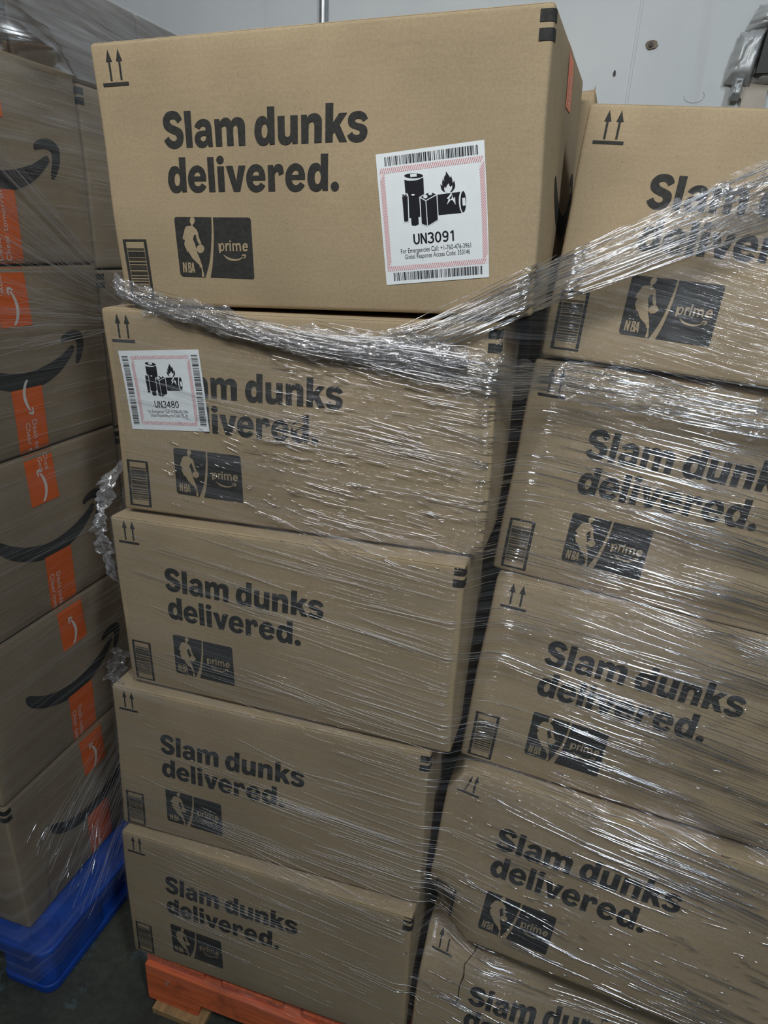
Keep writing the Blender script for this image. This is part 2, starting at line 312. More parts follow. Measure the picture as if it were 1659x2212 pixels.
# outlines of the printed artwork, tenths of a millimetre
PR = {"slogan":[[1305,960,1300,949,1295,937,1290,925,1283,914,1276,904,1268,895,1259,886,1247,879,1232,872,1213,867,1193,862,1173,861,1152,861,1129,863,1108,867,1088,874,1070,885,1054,899,1039,913,1028,928,1020,941,1014,955,1011,968,1010,983,1009,1000,1010,1018,1013,1036,1019,1052,1028,1065,1041,1077,1055,1088,1069,1098,1083,1106,1098,1112,1113,1118,1128,1124,1142,1130,1157,1135,1171,1140,1182,1146,1190,1154,1196,1162,1201,1171,1203,1179,1202,1187,1199,1194,1194,1201,1188,1207,1181,1211,1171,1215,1161,1217,1150,1218,1139,1216,1128,1212,1116,1207,1106,1200,1097,1191,1089,1181,1081,1169,1074,1159,998,1205,1003,1215,1008,1225,1014,1236,1020,1246,1029,1256,1038,1266,1049,1275,1062,1284,1077,1292,1095,1299,1113,1305,1131,1308,1150,1308,1169,1306,1188,1302,1206,1297,1223,1290,1240,1283,1255,1274,1268,1262,1280,1247,1289,1229,1297,1209,1303,1191,1306,1172,1307,1153,1306,1134,1303,1118,1298,1105,1291,1093,1282,1083,1270,1073,1256,1064,1238,1057,1220,1049,1202,1042,1185,1036,1168,1029,1152,1023,1139,1016,1129,1008,1121,999,1116,991,1113,983,1113,977,1115,972,1120,967,1126,964,1134,960,1143,957,1154,955,1164,955,1174,956,1184,958,1194,961,1203,967,1212,975,1220,985,1228,996,1237,1007],[1348,871,1450,872,1434,1300,1337,1301],[1557,1091,1490,1059,1495,1050,1500,1040,1506,1031,1513,1022,1523,1013,1534,1004,1546,996,1559,988,1572,983,1587,978,1602,975,1616,973,1632,972,1647,973,1662,976,1676,980,1689,985,1702,992,1713,1001,1723,1011,1729,1022,1735,1035,1738,1049,1741,1063,1742,1073,1743,1082,1742,1095,1742,1118,1742,1154,1741,1201,1741,1251,1740,1300,1677,1301,1663,1268,1658,1275,1653,1282,1647,1288,1639,1294,1628,1299,1615,1304,1601,1308,1586,1310,1571,1310,1555,1308,1540,1304,1526,1299,1514,1291,1503,1282,1493,1272,1485,1261,1480,1249,1476,1236,1474,1222,1474,1208,1475,1195,1479,1182,1483,1169,1489,1157,1497,1147,1507,1137,1518,1129,1530,1122,1544,1117,1560,1113,1577,1110,1593,1108,1608,1107,1624,1107,1639,1107,1654,1107,1654,1099,1654,1090,1653,1082,1650,1075,1646,1069,1640,1064,1633,1060,1625,1057,1618,1055,1611,1055,1603,1056,1595,1059,1586,1065,1576,1073,1566,1082],[1654,1168,1643,1168,1632,1167,1621,1167,1610,1167,1601,1169,1593,1170,1585,1173,1579,1176,1573,1180,1569,1185,1566,1190,1564,1195,1564,1201,1566,1208,1569,1214,1573,1220,1579,1225,1586,1229,1594,1233,1601,1234,1609,1234,1617,1232,1624,1229,1630,1226,1635,1221,1639,1216,1642,1209,1645,1202,1648,1194,1650,1186,1652,1177],[1795,983,1870,983,1880,1015,1887,1008,1894,1000,1902,993,1911,987,1923,981,1936,976,1950,973,1963,971,1976,972,1988,974,2000,978,2011,983,2020,990,2028,998,2036,1008,2044,1017,2051,1010,2058,1002,2065,995,2075,989,2087,984,2101,978,2116,974,2131,973,2146,973,2161,976,2176,979,2189,984,2200,990,2210,997,2218,1006,2225,1014,2230,1024,2233,1035,2236,1046,2237,1058,2238,1067,2238,1076,2237,1089,2235,1112,2233,1150,2230,1199,2227,1252,2224,1302,2129,1303,2129,1250,2130,1195,2130,1145,2130,1109,2129,1089,2128,1082,2127,1080,2124,1077,2119,1072,2113,1068,2107,1065,2101,1064,2094,1064,2087,1066,2080,1070,2074,1075,2070,1079,2067,1084,2064,1093,2062,1114,2059,1150,2057,1198,2055,1250,2052,1300,1957,1300,1959,1249,1961,1195,1963,1147,1964,1110,1963,1091,1962,1083,1960,1081,1958,1079,1954,1074,1948,1070,1943,1067,1936,1066,1929,1067,1920,1069,1912,1072,1905,1077,1900,1079,1898,1081,1895,1088,1893,1108,1890,1144,1887,1194,1885,1249,1882,1301,1788,1300],[2711,987,2808,986,2805,1036,2802,1088,2800,1135,2799,1172,2800,1192,2801,1202,2804,1206,2807,1211,2812,1217,2818,1221,2825,1224,2833,1226,2841,1225,2849,1222,2858,1218,2864,1213,2869,1208,2872,1205,2875,1195,2878,1174,2880,1138,2883,1089,2886,1036,2888,985,2990,986,2974,1304,2901,1306,2892,1272,2885,1280,2878,1288,2871,1296,2861,1302,2848,1307,2833,1311,2817,1314,2802,1315,2787,1314,2772,1311,2758,1307,2745,1302,2735,1296,2726,1288,2719,1279,2713,1270,2708,1260,2705,1249,2703,1236,2702,1223,2702,1209,2702,1195,2704,1178,2705,1153,2706,1118,2708,1076,2709,1031],[3037,985,3114,986,3123,1019,3129,1011,3134,1004,3140,996,3149,990,3164,984,3181,979,3199,975,3216,973,3231,974,3246,977,3259,981,3271,987,3282,994,3291,1002,3299,1012,3306,1022,3310,1031,3313,1037,3315,1050,3315,1076,3314,1120,3311,1178,3307,1242,3304,1303,3203,1305,3206,1254,3209,1202,3211,1154,3212,1118,3211,1097,3209,1088,3207,1084,3203,1079,3198,1074,3193,1070,3187,1067,3181,1066,3173,1067,3166,1069,3158,1072,3151,1077,3146,1081,3142,1085,3138,1094,3134,1115,3131,1151,3128,1200,3126,1254,3123,1305,3023,1306],[3373,873,3476,872,3466,1085,3553,985,3656,986,3554,1111,3648,1305,3544,1306,3481,1190,3458,1218,3454,1304,3354,1305],[3926,1056,3920,1044,3913,1031,3906,1019,3898,1009,3887,1000,3875,992,3862,986,3850,981,3838,977,3826,975,3814,974,3800,974,3783,975,3763,977,3744,980,3727,985,3712,993,3699,1003,3688,1015,3679,1026,3672,1038,3668,1050,3665,1062,3664,1074,3665,1087,3667,1100,3671,1113,3677,1124,3685,1133,3696,1142,3708,1149,3720,1155,3734,1161,3748,1165,3762,1169,3774,1173,3785,1177,3795,1180,3803,1184,3810,1189,3815,1194,3818,1200,3820,1206,3820,1212,3818,1217,3814,1223,3808,1228,3802,1232,3795,1234,3787,1235,3778,1236,3770,1235,3762,1234,3754,1231,3746,1228,3739,1224,3733,1219,3728,1212,3723,1205,3718,1198,3651,1239,3657,1249,3662,1260,3668,1270,3676,1279,3684,1287,3693,1294,3704,1299,3715,1305,3728,1309,3743,1313,3758,1316,3774,1316,3792,1316,3812,1313,3831,1309,3848,1304,3862,1297,3875,1288,3886,1278,3896,1267,3904,1255,3911,1241,3916,1226,3919,1212,3920,1198,3919,1184,3916,1170,3911,1159,3905,1149,3897,1141,3887,1134,3877,1127,3865,1122,3851,1118,3837,1114,3824,1110,3810,1107,3797,1104,3784,1101,3774,1097,3767,1093,3762,1088,3759,1083,3757,1078,3758,1073,3762,1068,3767,1063,3772,1060,3778,1057,3785,1056,3792,1055,3800,1055,3808,1055,3817,1056,3827,1059,3836,1062,3843,1068,3851,1075,3858,1083,3866,1091],[2529,1543,2605,1541,2613,1578,2619,1569,2625,1559,2631,1550,2639,1543,2650,1538,2663,1534,2677,1531,2689,1530,2701,1531,2712,1535,2723,1539,2732,1546,2738,1554,2743,1563,2747,1574,2750,1586,2752,1599,2753,1613,2754,1627,2754,1642,2683,1669,2681,1659,2680,1649,2677,1639,2674,1632,2671,1626,2666,1623,2661,1621,2656,1621,2649,1623,2642,1628,2635,1634,2629,1643,2625,1651,2623,1660,2621,1673,2619,1694,2618,1727,2617,1767,2616,1811,2615,1854,2517,1855],[3524,1814,3521,1828,3514,1842,3504,1853,3492,1862,3478,1868,3463,1869,3449,1867,3435,1861,3424,1852,3416,1840,3411,1826,3411,1811,3414,1797,3420,1783,3430,1771,3443,1763,3457,1757,3471,1756,3486,1758,3499,1764,3510,1773,3518,1785,3523,1799],[1778,1536,1878,1537,1867,1847,1769,1848],[1885,1462,1881,1475,1874,1487,1864,1497,1852,1505,1838,1510,1823,1511,1809,1509,1796,1503,1785,1495,1778,1485,1774,1472,1774,1459,1777,1447,1784,1435,1794,1425,1807,1417,1821,1412,1836,1411,1850,1413,1862,1419,1873,1427,1880,1437,1885,1450],[1908,1536,2011,1535,2050,1722,2098,1537,2202,1537,2095,1850,1997,1850],[1635,1424,1732,1423,1721,1847,1625,1849],[3287,1430,3388,1432,3368,1858,3295,1859,3288,1825,3283,1832,3278,1839,3272,1846,3264,1852,3253,1858,3239,1863,3224,1867,3210,1869,3196,1868,3181,1867,3166,1863,3153,1858,3142,1851,3131,1843,3121,1833,3113,1821,3106,1806,3099,1789,3094,1770,3090,1753,3087,1737,3086,1722,3087,1707,3089,1689,3092,1669,3098,1646,3104,1623,3112,1603,3121,1586,3131,1572,3143,1559,3155,1549,3169,1541,3184,1536,3199,1533,3213,1532,3226,1532,3239,1535,3250,1539,3260,1544,3267,1550,3273,1558,3278,1566,3283,1574],[3278,1702,3274,1723,3268,1742,3260,1759,3250,1772,3238,1780,3226,1782,3215,1779,3205,1771,3197,1757,3191,1740,3188,1721,3188,1700,3191,1679,3197,1659,3206,1642,3216,1630,3228,1622,3239,1620,3251,1623,3261,1631,3269,1644,3275,1661,3278,1681],[3052,1724,3053,1707,3055,1691,3056,1674,3055,1657,3051,1638,3046,1619,3040,1601,3032,1585,3023,1572,3012,1561,3000,1552,2988,1545,2975,1538,2961,1533,2946,1530,2931,1529,2917,1529,2902,1532,2887,1536,2872,1541,2859,1549,2845,1558,2832,1568,2821,1580,2810,1592,2801,1605,2793,1620,2786,1634,2781,1649,2777,1665,2774,1681,2773,1698,2772,1716,2773,1735,2775,1753,2778,1770,2784,1785,2791,1799,2799,1812,2808,1823,2818,1833,2829,1842,2841,1850,2853,1856,2866,1861,2879,1864,2892,1866,2906,1866,2922,1865,2939,1863,2955,1859,2970,1854,2983,1848,2995,1840,3006,1832,3016,1823,3025,1815,3032,1806,3039,1798,3046,1789,2981,1748,2976,1755,2971,1762,2965,1768,2958,1774,2949,1779,2939,1783,2928,1786,2918,1787,2909,1785,2900,1782,2892,1777,2885,1772,2880,1767,2876,1761,2873,1755,2870,1748,2868,1742,2867,1735,2866,1729,2866,1722],[2868,1665,2872,1657,2875,1648,2879,1640,2883,1633,2888,1627,2893,1623,2899,1619,2904,1616,2910,1614,2916,1612,2923,1611,2929,1611,2935,1612,2941,1613,2947,1616,2952,1619,2957,1623,2960,1628,2963,1633,2965,1639,2966,1645,2967,1652,2967,1658,2968,1665],[2570,875,2670,876,2650,1303,2577,1304,2570,1269,2565,1277,2560,1284,2554,1291,2546,1297,2535,1302,2521,1307,2506,1311,2492,1313,2478,1313,2463,1311,2448,1308,2435,1303,2424,1296,2413,1288,2404,1278,2395,1266,2388,1251,2381,1233,2376,1215,2372,1198,2370,1182,2368,1167,2369,1151,2371,1134,2374,1113,2380,1090,2386,1068,2394,1048,2403,1031,2413,1016,2425,1004,2437,994,2451,986,2466,981,2481,978,2495,977,2508,977,2521,980,2532,984,2542,989,2549,995,2555,1003,2560,1011,2565,1019],[2560,1146,2556,1167,2550,1187,2542,1204,2532,1216,2520,1224,2509,1227,2497,1224,2487,1215,2479,1202,2473,1185,2470,1165,2470,1144,2473,1123,2480,1104,2488,1087,2498,1075,2510,1067,2521,1064,2533,1067,2543,1076,2551,1089,2557,1106,2560,1125],[1197,1415,1298,1416,1278,1843,1205,1843,1198,1809,1193,1816,1188,1823,1182,1830,1174,1837,1163,1842,1149,1847,1134,1851,1120,1853,1106,1853,1091,1851,1076,1847,1063,1842,1052,1836,1041,1828,1031,1818,1023,1806,1016,1791,1009,1773,1004,1755,1000,1737,997,1722,996,1707,997,1691,999,1674,1002,1653,1008,1630,1014,1607,1022,1587,1031,1571,1041,1556,1052,1544,1065,1533,1078,1526,1094,1521,1109,1518,1123,1516,1136,1517,1149,1519,1160,1523,1170,1528,1177,1535,1183,1543,1188,1551,1193,1559],[1188,1686,1184,1707,1178,1727,1170,1743,1160,1756,1148,1764,1136,1767,1125,1763,1115,1755,1107,1742,1101,1725,1098,1705,1098,1684,1101,1663,1107,1644,1116,1627,1126,1614,1138,1606,1149,1604,1161,1607,1171,1615,1179,1628,1185,1645,1188,1665],[1592,1713,1594,1696,1595,1679,1596,1662,1595,1645,1592,1627,1587,1608,1580,1589,1573,1573,1563,1561,1552,1550,1541,1541,1528,1533,1515,1527,1501,1522,1486,1519,1472,1517,1457,1518,1442,1520,1427,1524,1413,1530,1399,1537,1385,1546,1372,1557,1361,1568,1351,1580,1341,1594,1333,1608,1327,1623,1321,1638,1317,1653,1314,1670,1313,1686,1312,1704,1313,1723,1315,1742,1319,1759,1324,1774,1331,1787,1339,1800,1348,1811,1358,1822,1369,1831,1381,1838,1394,1844,1406,1849,1419,1852,1432,1854,1446,1854,1462,1853,1479,1851,1495,1847,1510,1843,1524,1836,1536,1828,1547,1820,1557,1812,1565,1803,1573,1795,1580,1786,1587,1778,1522,1736,1516,1743,1511,1750,1505,1757,1498,1762,1489,1767,1479,1771,1468,1774,1458,1775,1449,1774,1440,1770,1432,1766,1426,1761,1420,1755,1416,1749,1413,1743,1410,1736,1408,1730,1407,1724,1407,1717,1406,1711],[1408,1653,1412,1645,1416,1636,1420,1628,1424,1621,1429,1616,1434,1611,1439,1607,1445,1604,1451,1602,1457,1600,1463,1599,1469,1599,1475,1600,1482,1602,1488,1604,1493,1607,1497,1611,1500,1616,1503,1621,1505,1627,1507,1633,1507,1640,1507,1647,1508,1653],[2480,1720,2481,1703,2483,1686,2484,1669,2483,1652,2479,1634,2474,1615,2468,1596,2460,1581,2451,1568,2440,1557,2428,1548,2416,1540,2402,1534,2388,1529,2374,1526,2359,1524,2345,1525,2329,1527,2315,1531,2300,1537,2286,1544,2273,1553,2260,1564,2248,1575,2238,1587,2229,1601,2221,1615,2214,1630,2209,1645,2205,1661,2202,1677,2200,1693,2200,1711,2201,1730,2203,1749,2206,1766,2211,1781,2218,1795,2226,1807,2235,1819,2245,1829,2257,1838,2269,1845,2281,1852,2294,1856,2306,1859,2320,1861,2334,1862,2349,1861,2366,1858,2383,1855,2398,1850,2411,1844,2423,1836,2434,1827,2444,1819,2453,1810,2460,1802,2467,1793,2474,1785,2409,1744,2404,1750,2398,1757,2393,1764,2386,1769,2377,1774,2366,1778,2356,1781,2346,1782,2337,1781,2328,1777,2320,1773,2313,1768,2308,1763,2304,1756,2300,1750,2298,1744,2296,1737,2295,1731,2294,1724,2293,1718],[2296,1661,2299,1652,2303,1643,2307,1635,2311,1628,2316,1623,2321,1618,2327,1614,2332,1611,2338,1609,2344,1607,2351,1607,2357,1606,2363,1607,2369,1609,2375,1611,2380,1614,2384,1618,2388,1623,2391,1629,2393,1634,2394,1640,2395,1647,2395,1654,2395,1661]],"block":[[1619,2165,1616,2204,1613,2244,1610,2283,1607,2321,1603,2356,1598,2388,1593,2421,1587,2457,1580,2497,1572,2541,1564,2585,1554,2628,1544,2668,1534,2707,1522,2747,1508,2787,1491,2829,1471,2872,1450,2916,1430,2960,1058,2953,1050,2948,1043,2944,1036,2939,1030,2933,1027,2926,1025,2918,1024,2910,1022,2902,1032,2194,1034,2187,1037,2179,1040,2172,1044,2167,1051,2163,1059,2161,1067,2159,1075,2157],[1646,2167,2180,2173,2190,2176,2199,2179,2208,2182,2215,2186,2219,2192,2220,2199,2221,2206,2222,2213,2211,2939,2209,2946,2208,2952,2206,2959,2203,2964,2198,2967,2191,2969,2184,2970,2177,2972,1515,2960,1528,2920,1541,2881,1554,2841,1565,2801,1575,2758,1584,2715,1592,2671,1600,2628,1608,2584,1615,2541,1621,2498,1626,2457,1631,2418,1634,2380,1637,2344,1639,2308,1641,2272,1643,2237,1644,2202]],"knock":[[1307,2161,1340,2162,1345,2167,1350,2172,1355,2177,1358,2184,1360,2191,1360,2200,1359,2209,1358,2217,1355,2224,1351,2230,1346,2236,1342,2241,1337,2246,1331,2251,1326,2256,1322,2261,1320,2266,1319,2271,1319,2276,1322,2281,1328,2287,1336,2293,1346,2299,1354,2305,1361,2312,1368,2318,1374,2325,1379,2333,1383,2342,1386,2353,1389,2364,1391,2374,1392,2383,1393,2391,1393,2399,1394,2408,1397,2418,1399,2428,1402,2439,1406,2449,1409,2459,1414,2470,1418,2481,1421,2490,1423,2499,1424,2506,1425,2514,1425,2521,1388,2517,1381,2502,1374,2487,1368,2472,1363,2456,1359,2439,1356,2422,1354,2404,1351,2387,1344,2390,1337,2393,1330,2396,1324,2401,1318,2408,1314,2417,1310,2426,1306,2435,1304,2441,1303,2447,1302,2452,1303,2459,1306,2467,1310,2477,1315,2487,1319,2497,1322,2507,1325,2517,1328,2527,1330,2538,1333,2549,1335,2561,1338,2573,1341,2586,1343,2599,1344,2613,1346,2627,1350,2642,1355,2657,1362,2673,1369,2689,1375,2704,1380,2719,1383,2733,1386,2746,1389,2760,1393,2773,1397,2786,1401,2798,1404,2808,1404,2816,1403,2820,1402,2825,1402,2833,1403,2844,1405,2858,1408,2872,1410,2885,1413,2897,1416,2908,1419,2918,1420,2927,1419,2936,1416,2943,1412,2950,1409,2957,1384,2957,1382,2950,1381,2943,1379,2935,1379,2928,1380,2920,1382,2912,1384,2903,1386,2892,1386,2879,1386,2863,1385,2848,1383,2836,1378,2830,1371,2827,1364,2825,1359,2823,1358,2818,1359,2812,1361,2807,1360,2802,1358,2797,1355,2792,1351,2787,1344,2781,1333,2772,1320,2761,1306,2749,1294,2739,1284,2730,1274,2722,1265,2714,1256,2704,1249,2693,1242,2680,1235,2667,1229,2655,1223,2645,1217,2636,1211,2627,1205,2617,1185,2617,1182,2608,1179,2599,1175,2589,1172,2579,1167,2567,1161,2555,1156,2542,1153,2531,1152,2521,1152,2513,1154,2505,1156,2496,1159,2487,1164,2477,1169,2468,1173,2458,1143,2453,1141,2447,1138,2442,1137,2436,1138,2427,1142,2415,1149,2401,1156,2386,1163,2372,1168,2360,1173,2347,1178,2335,1182,2325,1187,2315,1192,2305,1198,2297,1204,2291,1212,2286,1220,2282,1230,2279,1240,2277,1252,2276,1265,2276,1278,2276,1287,2274,1292,2271,1294,2267,1294,2262,1293,2257,1292,2253,1289,2247,1286,2242,1284,2237,1282,2232,1281,2228,1280,2223,1280,2217,1282,2209,1285,2200,1288,2191,1291,2183,1295,2177,1299,2171,1303,2167],[1464,2577,1461,2590,1455,2602,1446,2613,1435,2622,1423,2629,1409,2633,1396,2635,1382,2633,1370,2629,1359,2622,1351,2613,1345,2602,1342,2590,1343,2577,1346,2565,1352,2552,1361,2542,1372,2533,1384,2526,1397,2522,1411,2520,1424,2522,1437,2526,1447,2533,1456,2542,1461,2553,1464,2565],[1086,2759,1110,2759,1125,2845,1129,2760,1151,2760,1143,2899,1121,2900,1103,2809,1100,2898,1080,2898],[1173,2762,1183,2761,1193,2760,1202,2760,1210,2761,1216,2764,1220,2768,1223,2772,1225,2778,1225,2785,1224,2793,1222,2802,1220,2809,1217,2815,1214,2819,1211,2823,1209,2827,1211,2830,1214,2832,1218,2835,1220,2841,1221,2849,1222,2860,1223,2870,1222,2879,1220,2886,1217,2892,1213,2896,1208,2899,1199,2901,1188,2901,1177,2901,1165,2901],[1191,2780,1194,2780,1198,2780,1201,2781,1203,2782,1204,2786,1204,2792,1203,2797,1202,2802,1201,2806,1198,2810,1196,2814,1194,2816,1192,2817,1191,2817,1190,2817,1188,2816],[1186,2839,1189,2839,1193,2840,1196,2841,1198,2843,1200,2847,1202,2853,1202,2860,1202,2865,1201,2870,1198,2874,1196,2878,1193,2881,1191,2882,1189,2882,1186,2882,1184,2882],[1244,2762,1265,2762,1276,2902,1254,2902,1253,2874,1234,2874,1230,2902,1211,2903],[1239,2855,1252,2855,1251,2802],[1786,2554,1783,2568,1777,2581,1770,2593,1761,2601,1751,2607,1740,2609,1730,2607,1722,2601,1715,2593,1710,2581,1708,2568,1708,2554,1711,2540,1717,2527,1724,2515,1733,2507,1744,2501,1754,2499,1764,2501,1772,2507,1779,2516,1784,2527,1786,2540],[1767,2554,1764,2568,1759,2579,1752,2587,1744,2590,1738,2587,1733,2579,1730,2568,1730,2554,1734,2540,1739,2529,1746,2521,1753,2519,1760,2521,1765,2529,1767,2540],[1805,2502,1825,2501,1826,2519,1829,2514,1833,2509,1836,2505,1840,2502,1845,2500,1850,2500,1855,2500,1859,2501,1858,2524,1853,2525,1849,2525,1844,2526,1840,2529,1835,2533,1831,2538,1828,2544,1825,2553,1823,2564,1823,2578,1822,2592,1822,2606,1800,2606],[1868,2500,1890,2500,1886,2606,1863,2606],[1898,2478,1895,2484,1889,2489,1881,2490,1874,2489,1869,2484,1868,2478,1871,2472,1877,2468,1884,2466,1891,2468,1896,2472],[1911,2500,1931,2499,1933,2512,1939,2508,1945,2503,1950,2499,1956,2497,1961,2499,1966,2503,1971,2508,1976,2512,1983,2508,1988,2502,1995,2498,2001,2496,2009,2496,2018,2498,2026,2501,2033,2506,2037,2510,2039,2515,2041,2523,2042,2533,2043,2548,2044,2567,2044,2587,2044,2606,2021,2606,2021,2588,2021,2570,2020,2553,2019,2540,2017,2531,2014,2525,2011,2522,2007,2521,2002,2521,1996,2523,1991,2528,1987,2536,1985,2550,1986,2568,1986,2587,1987,2606,1965,2606,1965,2588,1965,2570,1965,2553,1963,2540,1961,2531,1958,2525,1955,2522,1951,2521,1946,2521,1941,2523,1936,2528,1933,2536,1931,2550,1931,2568,1932,2587,1933,2606,1910,2606],[2151,2562,2151,2556,2152,2551,2152,2545,2152,2539,2151,2533,2150,2527,2148,2521,2146,2516,2143,2512,2140,2508,2136,2505,2133,2503,2129,2501,2124,2499,2120,2498,2115,2498,2111,2498,2106,2499,2101,2501,2097,2503,2093,2505,2088,2508,2084,2512,2081,2516,2077,2520,2074,2524,2072,2529,2070,2534,2068,2539,2066,2544,2065,2549,2065,2555,2065,2561,2065,2567,2065,2573,2066,2579,2068,2583,2069,2588,2072,2592,2075,2596,2078,2599,2081,2602,2084,2604,2088,2606,2092,2608,2096,2608,2100,2609,2104,2609,2109,2609,2114,2608,2119,2606,2124,2605,2128,2603,2132,2600,2135,2597,2139,2594,2141,2592,2144,2589,2146,2586,2148,2583,2129,2570,2127,2572,2125,2575,2123,2577,2121,2579,2118,2580,2115,2582,2112,2583,2109,2583,2106,2583,2103,2582,2101,2580,2099,2579,2097,2577,2096,2575,2095,2573,2094,2571,2094,2569,2094,2567,2093,2564,2093,2562],[2094,2543,2096,2541,2097,2538,2098,2535,2100,2533,2101,2531,2103,2529,2104,2528,2106,2527,2108,2526,2110,2526,2112,2525,2114,2525,2116,2525,2118,2526,2119,2527,2121,2528,2122,2529,2123,2530,2124,2532,2125,2534,2125,2536,2125,2538,2125,2541,2125,2543],[1752,2645,1763,2658,1773,2672,1784,2685,1796,2697,1810,2706,1825,2715,1842,2722,1859,2727,1876,2731,1895,2734,1913,2734,1932,2734,1951,2733,1971,2730,1990,2726,2008,2720,2025,2712,2041,2702,2056,2692,2072,2681,2062,2677,2045,2685,2028,2692,2011,2699,1993,2705,1975,2707,1956,2709,1938,2708,1919,2707,1900,2705,1881,2702,1863,2698,1846,2693,1831,2687,1816,2681,1803,2674,1791,2668,1780,2662,1771,2656,1762,2651],[2040,2657,2049,2653,2057,2650,2066,2647,2074,2645,2083,2645,2092,2645,2102,2646,2111,2647,2112,2652,2113,2656,2113,2660,2113,2665,2111,2671,2109,2677,2106,2683,2102,2689,2097,2695,2090,2700,2083,2705,2077,2710,2071,2706,2075,2699,2080,2692,2084,2685,2087,2679,2088,2675,2088,2671,2088,2668,2088,2664,2044,2666]],"knock2":[[1695,2503,1719,2502,1721,2631,1697,2633]]}
LABEL = [[[697,650,723,657,748,665,775,673,810,679,855,684,908,688,962,691,1013,689,1059,682,1102,671,1145,659,1188,647,1162,1528,703,1542],[1186,608,1173,625,1137,637,1083,644,1015,646,940,641,866,630,798,615,746,596,712,576,702,557,715,541,751,528,806,521,874,520,949,526,1023,536,1090,552,1142,570,1175,589],[1517,1072,2089,1065,2080,1089,2071,1112,2062,1137,2055,1164,2049,1193,2045,1225,2042,1258,2041,1292,2042,1330,2046,1370,2051,1410,2058,1445,2066,1474,2076,1499,2087,1523,2098,1547,1506,1541],[2223,1303,2216,1378,2203,1444,2184,1497,2163,1530,2140,1540,2119,1526,2100,1489,2087,1434,2080,1365,2081,1289,2088,1215,2101,1148,2119,1097,2141,1064,2163,1055,2185,1069,2203,1105,2216,1160,2223,1228],[1766,570,1777,587,1789,604,1800,621,1812,639,1824,660,1838,685,1851,706,1861,718,1869,716,1874,705,1878,691,1883,678,1890,700,1896,721,1903,743,1908,765,1912,787,1914,808,1916,830,1918,851,1924,844,1931,836,1937,829,1942,822,1946,814,1949,806,1952,799,1956,791,1962,825,1968,859,1973,892,1974,921,1968,945,1958,966,1946,985,1932,1002,1918,1016,1902,1027,1885,1038,1868,1049,1831,1047,1683,1024,1667,1009,1651,996,1636,980,1624,960,1617,934,1613,904,1610,872,1607,840,1654,888,1653,870,1652,852,1651,833,1653,813,1658,791,1664,768,1671,744,1678,720,1704,797,1704,772,1704,747,1705,723,1709,702,1718,685,1731,671,1745,658,1755,643,1760,626,1762,608,1764,589]],[[1817,845,1820,861,1823,878,1826,893,1831,906,1837,916,1845,924,1853,929,1862,931,1871,926,1881,917,1891,906,1901,896,1899,916,1897,937,1895,957,1889,976,1879,995,1866,1013,1852,1030,1838,1048,1854,1075,1780,1068,1720,1036,1712,1019,1704,1001,1697,983,1694,967,1695,952,1700,938,1706,925,1712,911,1744,951,1749,938,1752,925,1757,912,1765,899,1776,886,1789,872,1803,859],[860,531,1024,540,1024,609,859,604],[2131,1210,2205,1209,2212,1386,2133,1383],[1867,1068,1743,1185,1790,1203,1740,1324,1849,1217,1800,1197,1890,1105],[1896,1127,1846,1226,1895,1239,1956,1349,1953,1165,1909,1204],[591,999,607,961,749,960,773,1017,750,1609,709,1633,591,1634],[770,1016,799,976,1004,978,1025,1041,1020,1716,974,1742,780,1734],[1051,1077,1335,964,1513,1057,1511,1659,1216,1789,1042,1707]],[[610,1018,752,1023,725,1600,711,1606,698,1611,685,1616,671,1618,656,1617,642,1614,627,1610,612,1606],[736,1000,729,1010,711,1016,686,1019,659,1016,634,1009,618,999,612,988,619,978,637,971,662,969,690,972,714,979,730,989],[793,1058,815,1065,836,1072,858,1077,881,1080,907,1078,935,1073,963,1066,991,1060,990,1702,967,1710,944,1718,921,1725,897,1728,874,1726,850,1721,826,1715,802,1709],[995,1030,990,1041,974,1050,951,1056,923,1058,891,1057,860,1052,831,1044,809,1033,796,1022,792,1010,798,999,813,990,836,984,865,982,897,983,928,988,956,996,978,1006,991,1018],[1074,1107,1201,1185,1205,1762,1068,1698],[1224,1183,1491,1083,1487,1646,1223,1763],[1086,1082,1334,985,1480,1060,1215,1165]],[[705,990,699,997,683,1001,664,999,649,993,644,984,650,977,666,974,685,976,700,982],[940,1016,933,1025,916,1030,893,1031,870,1026,854,1017,848,1007,855,997,873,992,896,992,919,996,935,1005],[1157,1059,1170,1054,1184,1048,1198,1043,1211,1042,1224,1046,1236,1053,1248,1061,1260,1069,1257,1112,1244,1116,1231,1121,1218,1124,1206,1125,1193,1121,1181,1116,1168,1109,1156,1102],[1287,1002,1299,997,1311,991,1322,987,1334,985,1346,988,1358,994,1371,1001,1383,1007,1380,1055,1367,1058,1354,1063,1341,1066,1329,1067,1317,1064,1306,1058,1295,1051,1285,1045]]]

# ------------------------------------------------------------------ printed artwork (face coordinates: x right, z down, metres)
def dec(lst, s): return [np.array(c, float).reshape(-1, 2) / s for c in lst]
SLOGAN = cut_grid(*fill2d(dec(PR['slogan'], 1e4)))
BLOCK = cut_grid(*fill2d(dec(PR['block'], 1e4)))
KNOCK = cut_grid(*join2([fill2d([c for i, c in enumerate(dec(PR['knock'], 1e4)) if i != 1]), fill2d(dec(PR['knock'], 1e4)[1:2]), fill2d(dec(PR['knock2'], 1e4))]))
ARROWS = cut_grid(*quads([[(.0286, .0108), (.0336, .025), (.0242, .025)][::-1], [(.0274, .0248), (.0303, .0248), (.0303, .0469), (.0274, .0469)],
                          [(.0445, .0108), (.0495, .025), (.0401, .025)][::-1], [(.0433, .0248), (.0462, .0248), (.0462, .0466), (.0433, .0466)],
                          [(.0146, .0490), (.0552, .0490), (.0552, .0532), (.0146, .0532)]]))
